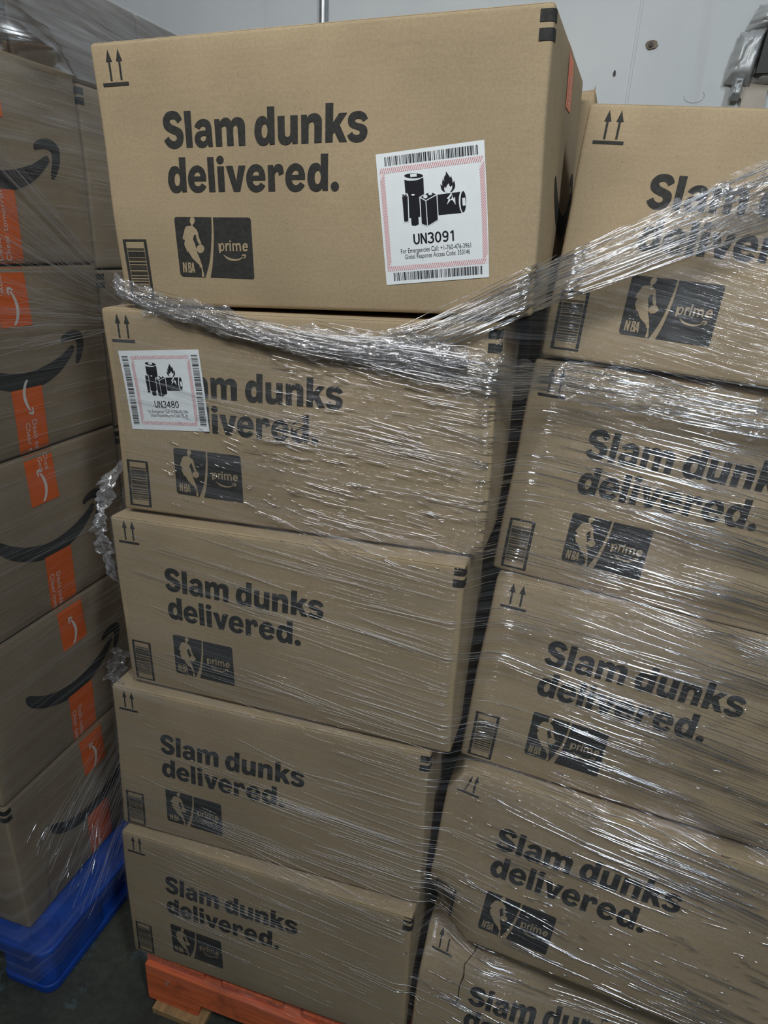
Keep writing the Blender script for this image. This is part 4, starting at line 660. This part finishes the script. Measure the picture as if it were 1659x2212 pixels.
# ------------------------------------------------------------------ left stack (long sides face the aisle)
LX, LY, LZ = (-.0231, .9997, 0.), (-.9995, -.0231, -.0187), (-.0187, 0., .9998)
WL, HL, DL = .4835, .3524, .60
LFT = 'boxes in the left stack with smile prints and orange tape'
lw = lambda s_: (-.924 + .0187 * s_, -.0572, 1.8913 - .9998 * s_)
left = []
LL = ['top smile-printed box of the left stack, just below the shiny film', 'second smile-printed box of the left stack, its arrow under the tape with upside-down words',
      'third smile-printed box of the left stack, with a curling tape end', 'fourth smile-printed box of the left stack, tape reading Cheer tomorrow above it',
      'bottom smile-printed box of the left stack, on the blue pallet']
for k in range(5):
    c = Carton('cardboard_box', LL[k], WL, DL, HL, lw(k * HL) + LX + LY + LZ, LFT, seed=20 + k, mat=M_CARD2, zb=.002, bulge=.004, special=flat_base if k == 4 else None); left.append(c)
    c.decal('printed_smile', SMILE, M_INK)
    c.corner_marks('left')
    dx = (.020, .0, .0, .016, .02)[k]
    words = [('Deals today.', .017, .236, .262 + .006 * (k == 2), False, 0), ('Cheer tomorrow.', .017, .218, .266, False, 0)]
    if k == 0: words = [('Cheer tomorrow.', .017, .252, .345, True, 0), ('Deals today.', .017, .232, .345, True, 0)]
    if k == 1: words = [('Deals today.', .017, .237, .286, False, 0), ('Cheer tomorrow.', .017, .219, .290, False, 0)]
    x0 = (.203, .197, .211, .213, .21)[k]
    c.tape_end(x0, x0 + .078, .224, HL - .0025, words, (x0 + .036, .243, .22, False) if k == 1 else None)
    x1 = (.203, .199, .201, .222, .225)[k]
    up = [('rrow.', .017, x1 + .012, .012, False, 0)] if k == 1 else ([('Ched', .016, x1 + .052, .006, False, 0), ('Ged', .016, x1 + .036, .012, False, 0)] if k == 2 else [])
    c.tape_end(x1, x1 + .077, .0022, .108, up, (x1 + .040, .070, .22, True))
for k in range(5):
    o = np.array(lw(k * HL)) + np.array(LX) * (WL + .012) + np.array((-.004, 0, -.012))
    lab = ('top rear box of the left stack, a narrow strip with two black corner marks', 'rear box of the left stack, second layer, a sliver beside the wrapped corner')[k] if k < 2 else 'brown box hidden in the rear row of the blue pallet'
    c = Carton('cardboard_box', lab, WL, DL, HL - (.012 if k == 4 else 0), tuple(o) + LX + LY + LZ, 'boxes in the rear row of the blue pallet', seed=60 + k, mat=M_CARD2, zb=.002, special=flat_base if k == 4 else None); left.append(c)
    c.corner_marks('left')
for k, (y0, w, lab) in enumerate(((-.05, .41, 'low box lying on the left stack, nearest, under glaring film'), (.366, .394, 'middle low box lying on the left stack under film'), (.766, .24, 'farthest low box on the left stack, against the wall'))):
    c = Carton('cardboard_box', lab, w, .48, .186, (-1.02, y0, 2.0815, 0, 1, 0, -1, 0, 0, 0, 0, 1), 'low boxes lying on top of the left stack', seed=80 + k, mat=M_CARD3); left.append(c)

# ------------------------------------------------------------------ stretch film
def bvh(boxes, extra=()):
    V, F = [], []
    for c in boxes:
        b = len(V); V += c.world; F += [tuple(i + b for i in f) for f in c.faces]
    for P in extra:
        b = len(V); x0, x1, y0, y1, z0, z1 = P
        V += [Vector((x, y, z)) for z in (z0, z1) for y in (y0, y1) for x in (x0, x1)]
        F += [tuple(i + b for i in f) for f in [(0, 2, 3, 1), (4, 5, 7, 6), (0, 1, 5, 4), (2, 6, 7, 3), (0, 4, 6, 2), (1, 3, 7, 5)]]
    return BVHTree.FromPolygons(V, F)
def taut(a, h):
    """taut outline of a row of heights h over a (upper convex hull)"""
    idx = [i for i in range(len(a)) if np.isfinite(h[i])]; st = []
    for i in idx:
        while len(st) > 1 and (h[st[-1]] - h[st[-2]]) * (a[i] - a[st[-2]]) <= (h[i] - h[st[-2]]) * (a[st[-1]] - a[st[-2]]): st.pop()
        st.append(i)
    return np.interp(a, a[st], h[st]), idx[0], idx[-1]
def field(tree, A, B, cast, relax):
    """outward height of the taut film over the boxes on a grid A (along) x B (up)"""
    S = np.full((len(B), len(A)), np.nan)
    for j, z in enumerate(B):
        for i, a in enumerate(A):
            o, d, f = cast(a, z); hit = tree.ray_cast(o, d, .75)
            if hit[0] is not None: S[j, i] = f(hit[0])
    Hh = np.full_like(S, np.nan); lo = np.zeros(len(B)); hi = np.zeros(len(B))
    for j in range(len(B)):
        if np.isfinite(S[j]).sum() < 4: continue
        h, i0, i1 = taut(A, S[j]); lo[j], hi[j] = A[i0], A[i1]
        s_ = np.where(np.isfinite(S[j]), S[j], h); Hh[j] = relax * h + (1 - relax) * s_
    ok = [j for j in range(len(B)) if np.isfinite(Hh[j]).all()]
    for j in range(ok[0]): Hh[j] = Hh[ok[0]]; lo[j], hi[j] = lo[ok[0]], hi[ok[0]]
    for j in range(1, len(B)):
        if not np.isfinite(Hh[j]).all(): Hh[j] = Hh[j - 1]; lo[j], hi[j] = lo[j - 1], hi[j - 1]
    Sf = np.where(np.isfinite(S), S, -9)
    for _ in range(6):
        G = np.pad(Hh, 1, 'edge'); Hh = (G[:-2, 1:-1] + G[2:, 1:-1] + G[1:-1, :-2] + G[1:-1, 2:] + 2 * Hh) / 6
        Hh = np.maximum(Hh, Sf + .0035)
    return Hh, lo, hi
def bil(G, A, B, a, b):
    i = np.clip((a - A[0]) / (A[1] - A[0]), 0, len(A) - 1.001); j = np.clip((b - B[0]) / (B[1] - B[0]), 0, len(B) - 1.001)
    i0, j0 = int(i), int(j); fi, fj = i - i0, j - j0
    return (G[j0, i0] * (1 - fi) + G[j0, i0 + 1] * fi) * (1 - fj) + (G[j0 + 1, i0] * (1 - fi) + G[j0 + 1, i0 + 1] * fi) * fj
def strands(pos, specs, mb, r, nseg=6, wav=.0010, lift=(.0008, .003)):
    for a0, b0, a1, b1 in specs:
        L = math.hypot(a1 - a0, b1 - b0); n = max(2, min(14, int(L / .012) + 1)); ph = rnd.uniform(0, 6.28); k = rnd.uniform(20, 60); lf = rnd.uniform(*lift)
        pts = [pos(a0 + (a1 - a0) * i / n, b0 + (b1 - b0) * i / n + wav * math.sin(ph + k * L * i / n), lf) for i in range(n + 1)]
        mb.tube(pts, r * rnd.uniform(.5, 1.25), 5)

# --- film round the wooden pallet
frontbox = [front[k] for k in ('B1', 'B2', 'B3', 'B4', 'B5', 'R1', 'R2', 'R3', 'R4', 'R5')]
XA = np.arange(-.672, .74, .012); ZB = np.arange(.10, 1.80, .012)
T1 = bvh(frontbox, [(PX0, PX1, PY0, PY1, .02, .147)])
HC, XLO, XHI = field(T1, XA, ZB, lambda a, z: (Vector((a, -.5, z)), Vector((0, 1, 0)), lambda p_: -p_.y), .45)
def pc(x, z, lift=0.0): return Vector((x, -bil(HC, XA, ZB, x, z) - lift, z))
TOPX = [-.70, -.574, -.511, -.441, -.366, -.293, -.237, -.168, -.123, -.073, -.02, .052, .165, .296, .50, .70]
TOPZ = [1.530, 1.532, 1.520, 1.513, 1.498, 1.488, 1.486, 1.486, 1.500, 1.520, 1.551, 1.600, 1.667, 1.735, 1.80, 1.80]
ztop = lambda x: float(np.interp(x, TOPX, TOPZ))
xmax = lambda z: float(np.interp(z, ZB, XHI)) - .006
wr = empty('stretch_wrap', Matrix.Translation((0, -.05, .1)), 'clear stretch film wound round the middle and right stacks on the orange pallet', 'plastic wrap')
def sheet(name, rows, mat, parent, uv):
    nx = len(rows[0]); V = [p_ for r_ in rows for p_ in r_]
    F = [(j * nx + i, j * nx + i + 1, (j + 1) * nx + i + 1, (j + 1) * nx + i) for j in range(len(rows) - 1) for i in range(nx - 1)]
    return sub(mesh(name, V, F, mat, None, True, uv), parent)
rows, uv = [], []
NJ, NI, NS = 130, 118, 10
for j in range(NJ + 1):
    v = j / NJ; row = []
    for i in range(-NS, NI + NS + 1):
        t = min(max(i, 0), NI) / NI; zz = .112 + v * (1.53 - .112)
        jz = int(np.clip((zz - ZB[0]) / .012, 0, len(ZB) - 1)); xl = float(np.median(XLO[max(0, jz - 1):jz + 2])) - .004
        xr = float(np.median(XHI[max(0, jz - 2):jz + 3])) + .004; x = xl + t * (xr - xl); zt_ = ztop(x) - .004; z = .112 + v * (zt_ - .112)
        q = pc(x, z)
        q.y -= .0012 * math.sin(160 * (z + .12 * x) + 3 * math.sin(7 * x)) * math.sin(11 * x + 9 * z) - .0006
        if i < 0: q = Vector((xl - .003, q.y + (-i) ** 1.5 * .016, z))
        if i > NI: q = Vector((xr + .003, q.y + (i - NI) ** 1.5 * .014, z))
        row.append(q); s_ = .07 + .10 * min(max((x + .1) / .4, 0), 1); uv.append((x + (i if i < 0 else max(0, i - NI)) * .02, z + s_ * x))
    rows.append(row)
sheet('film_sheet', rows, M_FILM, wr, uv)
# bunched upper edge: crumpled rope of film over the joint of the two top boxes, then fanning up to the right
def ribbon(name, path, width, mat, parent, pos, seed, amp=.010, nu=260, nv=18, lift=.004, ends=.3):
    r = np.random.RandomState(seed); P = np.array(path); L = np.r_[0, np.cumsum(np.hypot(*np.diff(P, axis=0).T))]; V, uv_, F = [], [], []
    ph = r.rand(12) * 6.28
    def fold(s_, w):
        return sum(a * math.sin(k1 * s_ + k2 * w + p_) for a, k1, k2, p_ in ((.35, 130, 4, ph[0]), (.30, 70, 11, ph[1]), (.25, 23, 17, ph[2]), (.2, 210, 9, ph[3]), (.3, 17, 26, ph[4])))
    for i in range(nu + 1):
        s_ = L[-1] * i / nu; a = np.interp(s_, L, P[:, 0]); b_ = np.interp(s_, L, P[:, 1]); wd = np.interp(i / nu, [k / (len(width) - 1) for k in range(len(width))], width)
        for k in range(nv + 1):
            w = k / nv - .5; f = fold(s_, 6.28 * w)
            V.append(pos(a + r.uniform(-.0012, .0012), b_ + w * wd * (1 + .16 * math.sin(ph[6] + 40 * s_) + .12 * math.sin(ph[7] + 97 * s_) + .10 * math.sin(ph[8] + 230 * s_)) + r.uniform(-.0008, .0008), lift + amp * abs(math.cos(math.pi * w) * .8 + .5 * f)))
            uv_.append((s_, w * .06))
    for i in range(nu):
        for k in range(nv): q = i * (nv + 1) + k; F.append((q, q + nv + 1, q + nv + 2, q + 1))
    return sub(mesh(name, V, F, mat, None, True, uv_), parent)
rope = [(-.576, 1.531), (-.560, 1.525), (-.511, 1.512), (-.441, 1.505), (-.366, 1.490), (-.293, 1.480), (-.237, 1.476), (-.168, 1.475), (-.123, 1.478), (-.07, 1.474), (-.03, 1.470)]
ribbon('bunched_edge', rope, (.030, .036, .030, .036, .034, .040, .050, .05, .03), M_BUNCH, wr, pc, 3, .012)
ribbon('bunched_edge', [(x, z - .004) for x, z in rope], (.020, .022, .02, .024, .024, .03, .034, .03, .01), M_BUNCH, wr, pc, 8, .014)
band_up = [(-.15, 1.478), (-.10, 1.492), (-.05, 1.512), (.0, 1.540), (.052, 1.572), (.165, 1.625), (.296, 1.685), (.50, 1.770), (.655, 1.79)]
ribbon('gathered_band', band_up, (.004, .03, .05, .07, .085, .10, .11), M_GATHER, wr, pc, 5, .008, 260, 22)
band_mid = [(-.28, 1.485), (-.168, 1.474), (-.10, 1.462), (-.037, 1.455), (.054, 1.446), (.204, 1.432), (.359, 1.415), (.52, 1.395), (.635, 1.38)]
ribbon('gathered_band', band_mid, (.004, .05, .06, .05, .05, .055, .06, .06), M_GATHER, wr, pc, 6, .007, 260, 22)
# crumpled tuft of film at the left edge of the third box
tuft = [(-.628, 1.235), (-.634, 1.20), (-.636, 1.16), (-.634, 1.12), (-.628, 1.08), (-.622, 1.03)]
def ptuft(a, b_, lf): q = pc(max(a, -.63), b_, 0); return Vector((a - lf * .9, q.y - lf * .6 + .004, b_))
def vribbon(name, path, width, mat, seed, pos, amp=.012, nu=90, nv=14):
    r = np.random.RandomState(seed); P = np.array(path); V, F, uv_ = [], [], []; ph = r.rand(8) * 6.28
    for i in range(nu + 1):
        t = i / nu * (len(P) - 1); k0 = min(int(t), len(P) - 2); c = P[k0] + (P[k0 + 1] - P[k0]) * (t - k0)
        for k in range(nv + 1):
            w = k / nv - .5; f = math.sin(31 * i / nu + 5 * w + ph[0]) * .5 + math.sin(67 * i / nu - 9 * w + ph[1]) * .35 + math.sin(17 * w + ph[2] + 19 * i / nu) * .4
            V.append(pos(c[0] + w * width * (1 + .35 * math.sin(ph[3] + 14 * i / nu)), c[1] + .008 * f * w + r.uniform(-.0015, .0015), amp * abs(.5 + f) * math.sin(math.pi * min(1, .05 + i / nu * .95)) ** .5)); uv_.append((i / nu * .25, w * .05))
    for i in range(nu):
        for k in range(nv): q = i * (nv + 1) + k; F.append((q, q + nv + 1, q + nv + 2, q + 1))
    return sub(mesh(name, V, F, mat, None, True, uv_), wr)
vribbon('crumpled_tuft', tuft, .026, M_BUNCH, 4, ptuft, .009, 120, 16)
vribbon('crumpled_tuft', [(-.618, .89), (-.628, .865), (-.636, .838), (-.634, .825)], .035, M_GATHER, 9, ptuft, .006, 40)

# wrinkles: pulled creases that catch the lamps
def fieldspec(n, x0, x1, z0, z1, l0, l1, slope, js):
    out = []
    for _ in range(n):
        x = rnd.uniform(x0, x1); z = rnd.uniform(z0, z1); L = l0 * (l1 / l0) ** (rnd.random() ** 1.6); sl = slope + rnd.gauss(0, js)
        xb = min(x + L, xmax(z))
        if z < ztop(x) - .01 and z + sl * L < ztop(xb) - .008 and xb > x + .004: out.append((x, z, xb, z + sl * (xb - x)))
    return out
def along(path, n, spread, l0, l1, fan=0):
    P = np.array(path); out = []
    for _ in range(n):
        x = rnd.uniform(P[0, 0], P[-1, 0] - .02); L = rnd.uniform(l0, l1); xb = min(x + L, P[-1, 0]); f = rnd.uniform(-.5, .5)
        g = lambda q: float(np.interp(q, P[:, 0], P[:, 1])) + f * (spread + fan * max(0, q + .1))
        out.append((x, g(x), xb, g(xb) + rnd.gauss(0, .003)))
    return out
def clump(n, m, x0, x1, z0, z1, l0, l1, slope, js):
    """creases in loose parallel families"""
    out = []
    for _ in range(n):
        x = rnd.uniform(x0, x1); z = rnd.uniform(z0, z1); sl = slope + rnd.gauss(0, js)
        for k in range(rnd.randint(2, m)):
            xx = x + rnd.uniform(-.05, .05); L = rnd.uniform(l0, l1); zz = z + rnd.gauss(0, .010) + sl * (xx - x); xb = min(xx + L, xmax(zz))
            if xx > -.60 and zz < ztop(xx) - .012 and zz + sl * L < ztop(xb) - .01 and xb > xx + .004: out.append((xx, zz, xb, zz + sl * (xb - xx)))
    return out
mb = MB()
strands(pc, along(rope, 90, .03, .03, .16), mb, .0005, lift=(.010, .017))
strands(pc, along(band_up, 240, .045, .05, .30, .10), mb, .0006, lift=(.001, .010))
strands(pc, along(band_mid, 200, .05, .03, .20), mb, .0006, lift=(.001, .010))
strands(pc, fieldspec(330, -.33, .02, 1.17, 1.46, .006, .05, -.12, .06), mb, .0007)
strands(pc, clump(26, 6, -.34, .0, 1.18, 1.45, .02, .10, -.13, .03), mb, .0005)
strands(pc, fieldspec(90, -.52, -.2, 1.18, 1.36, .005, .03, -.28, .08), mb, .0006)
strands(pc, fieldspec(440, .02, .68, .55, 1.55, .006, .06, -.15, .06), mb, .0007)
strands(pc, clump(56, 7, .03, .55, .62, 1.42, .05, .22, -.17, .03), mb, .0006)
strands(pc, clump(34, 6, .12, .45, .72, 1.40, .14, .40, -.19, .02), mb, .0006)
strands(pc, fieldspec(260, -.05, .6, .25, .62, .006, .06, -.17, .07), mb, .0006)
strands(pc, clump(24, 5, .05, .45, .25, .6, .04, .16, -.18, .03), mb, .0005)
o = sub(mb.build('film_creases', M_CREASE, None, True), wr); o['kind'] = 'stuff'
mb = MB()
strands(pc, clump(62, 6, -.60, -.1, .25, 1.40, .08, .32, -.10, .03), mb, .00045)
strands(pc, fieldspec(160, -.60, .0, .2, 1.15, .02, .16, -.12, .04), mb, .0004)
o = sub(mb.build('faint_creases', M_CREASE_L, None, True), wr); o['kind'] = 'stuff'

# --- film round the left stack
YA = np.arange(-.07, 1.02, .012); ZL = np.arange(.02, 2.10, .012)
T2 = bvh(left, [(BX0, BX1, BY0, BY1, .022, .126)])
HLf, _, _ = field(T2, YA, ZL, lambda a, z: (Vector((-.4, a, z)), Vector((-1, 0, 0)), lambda p_: p_.x), .5)
for j, z in enumerate(ZL):
    if 1.882 < z < 2.085: HLf[j] = np.maximum(HLf[j], -.917 - (z - 1.882) / .2 * .098)
    if z < .42:
        for i, y in enumerate(YA):
            k = min(1, max(0, (.42 - z) / .31)); HLf[j, i] = max(HLf[j, i], -.912 + .102 * k ** 1.3) if z > .06 else HLf[j, i]
def pl(y, z, lift=0.0): return Vector((bil(HLf, YA, ZL, y, z) + lift, y, z))
wl = empty('stretch_wrap', Matrix.Translation((-.9, .4, .1)), 'clear stretch film wound round the left stack on the blue pallet', 'plastic wrap')
rows, uv = [], []
for j in range(121):
    z = .075 + (1.885 - .075) * j / 120; row = []
    for i in range(-8, 91):
        y = -.066 + 1.07 * max(i, 0) / 90; q = pl(y, z)
        if i < 0: q = Vector((q.x - (-i) ** 1.6 * .018, -.068 - .004 - (.02 + .034 * max(0, min(1, (.3 - z) / .2))) * (z < .3), z))
        q.x += .0012 * math.sin(120 * (z - .1 * y) + 3 * math.sin(9 * y))
        row.append(q); uv.append((y + (i if i < 0 else 0) * .03, z))
    rows.append(row)
sheet('film_sheet', rows, M_FILM_L, wl, uv)
rows, uv = [], []
for j in range(31):
    t = j / 30; z = 1.885 + .195 * t; row = []
    for i in range(0, 91):
        y = -.066 + 1.07 * i / 90; sl = 1 - (1 - t) ** 1.7
        x = bil(HLf, YA, ZL, y, 1.885) * (1 - sl) + -1.012 * sl + math.sin(math.pi * t) * (.004 * math.sin(21 * y + 5 * t) + .003 * math.sin(47 * t + 4 * y))
        x += .060 * math.exp(-((y - .31) / .06) ** 2 - ((t - .12) / .30) ** 2) * min(1, t * 12) + .0016 * math.sin(170 * t + 11 * math.sin(6 * y)) * math.sin(math.pi * t)  # added bulge, shaped to mirror the added back light as a glare
        row.append(Vector((x, y, z))); uv.append((y, z + .1 * y))
    rows.append(row)
sheet('slack_film', rows, M_CAP, wl, uv)
mb = MB(); fan = []
for _ in range(110):
    t = rnd.random(); s0 = rnd.uniform(0, .5); s1 = s0 + rnd.uniform(.3, .9)
    g = lambda s_: (.0 + .47 * s_, (1.90 - .52 * t) - s_ * ((1.90 - .52 * t) - (1.50 - .10 * t)))
    a, b_ = g(s0), g(min(s1, 1.05)); fan.append((a[0], a[1], b_[0], b_[1]))
strands(pl, fan, mb, .0006, wav=.002, lift=(.006, .02))
hor = [(y, z, y + L, z - .02 * L + rnd.gauss(0, .003)) for y, z, L in ((rnd.uniform(-.06, .5), rnd.uniform(.4, 1.86), rnd.uniform(.08, .4)) for _ in range(190))]
strands(pl, hor, mb, .0004)
low = []
for _ in range(120):
    y = rnd.uniform(-.02, .30); L = rnd.uniform(.05, .28); z = rnd.uniform(.10, .34); low.append((y, z, y + L, min(.5, z + L * .5)))
strands(pl, low, mb, .0005)
o = sub(mb.build('faint_creases', M_CREASE_L, None, True), wl); o['kind'] = 'stuff'
mb = MB()
gl = [(rnd.uniform(-.03, .14), rnd.uniform(.14, .36), 0, 0) for _ in range(26)]
gl = [(y, z, y + rnd.uniform(.01, .05), z + rnd.uniform(.005, .05)) for y, z, *_ in gl]
strands(pl, gl, mb, .0009, wav=.003)
sub(mb.build('film_creases', M_CREASE, None, True), wl)['kind'] = 'stuff'
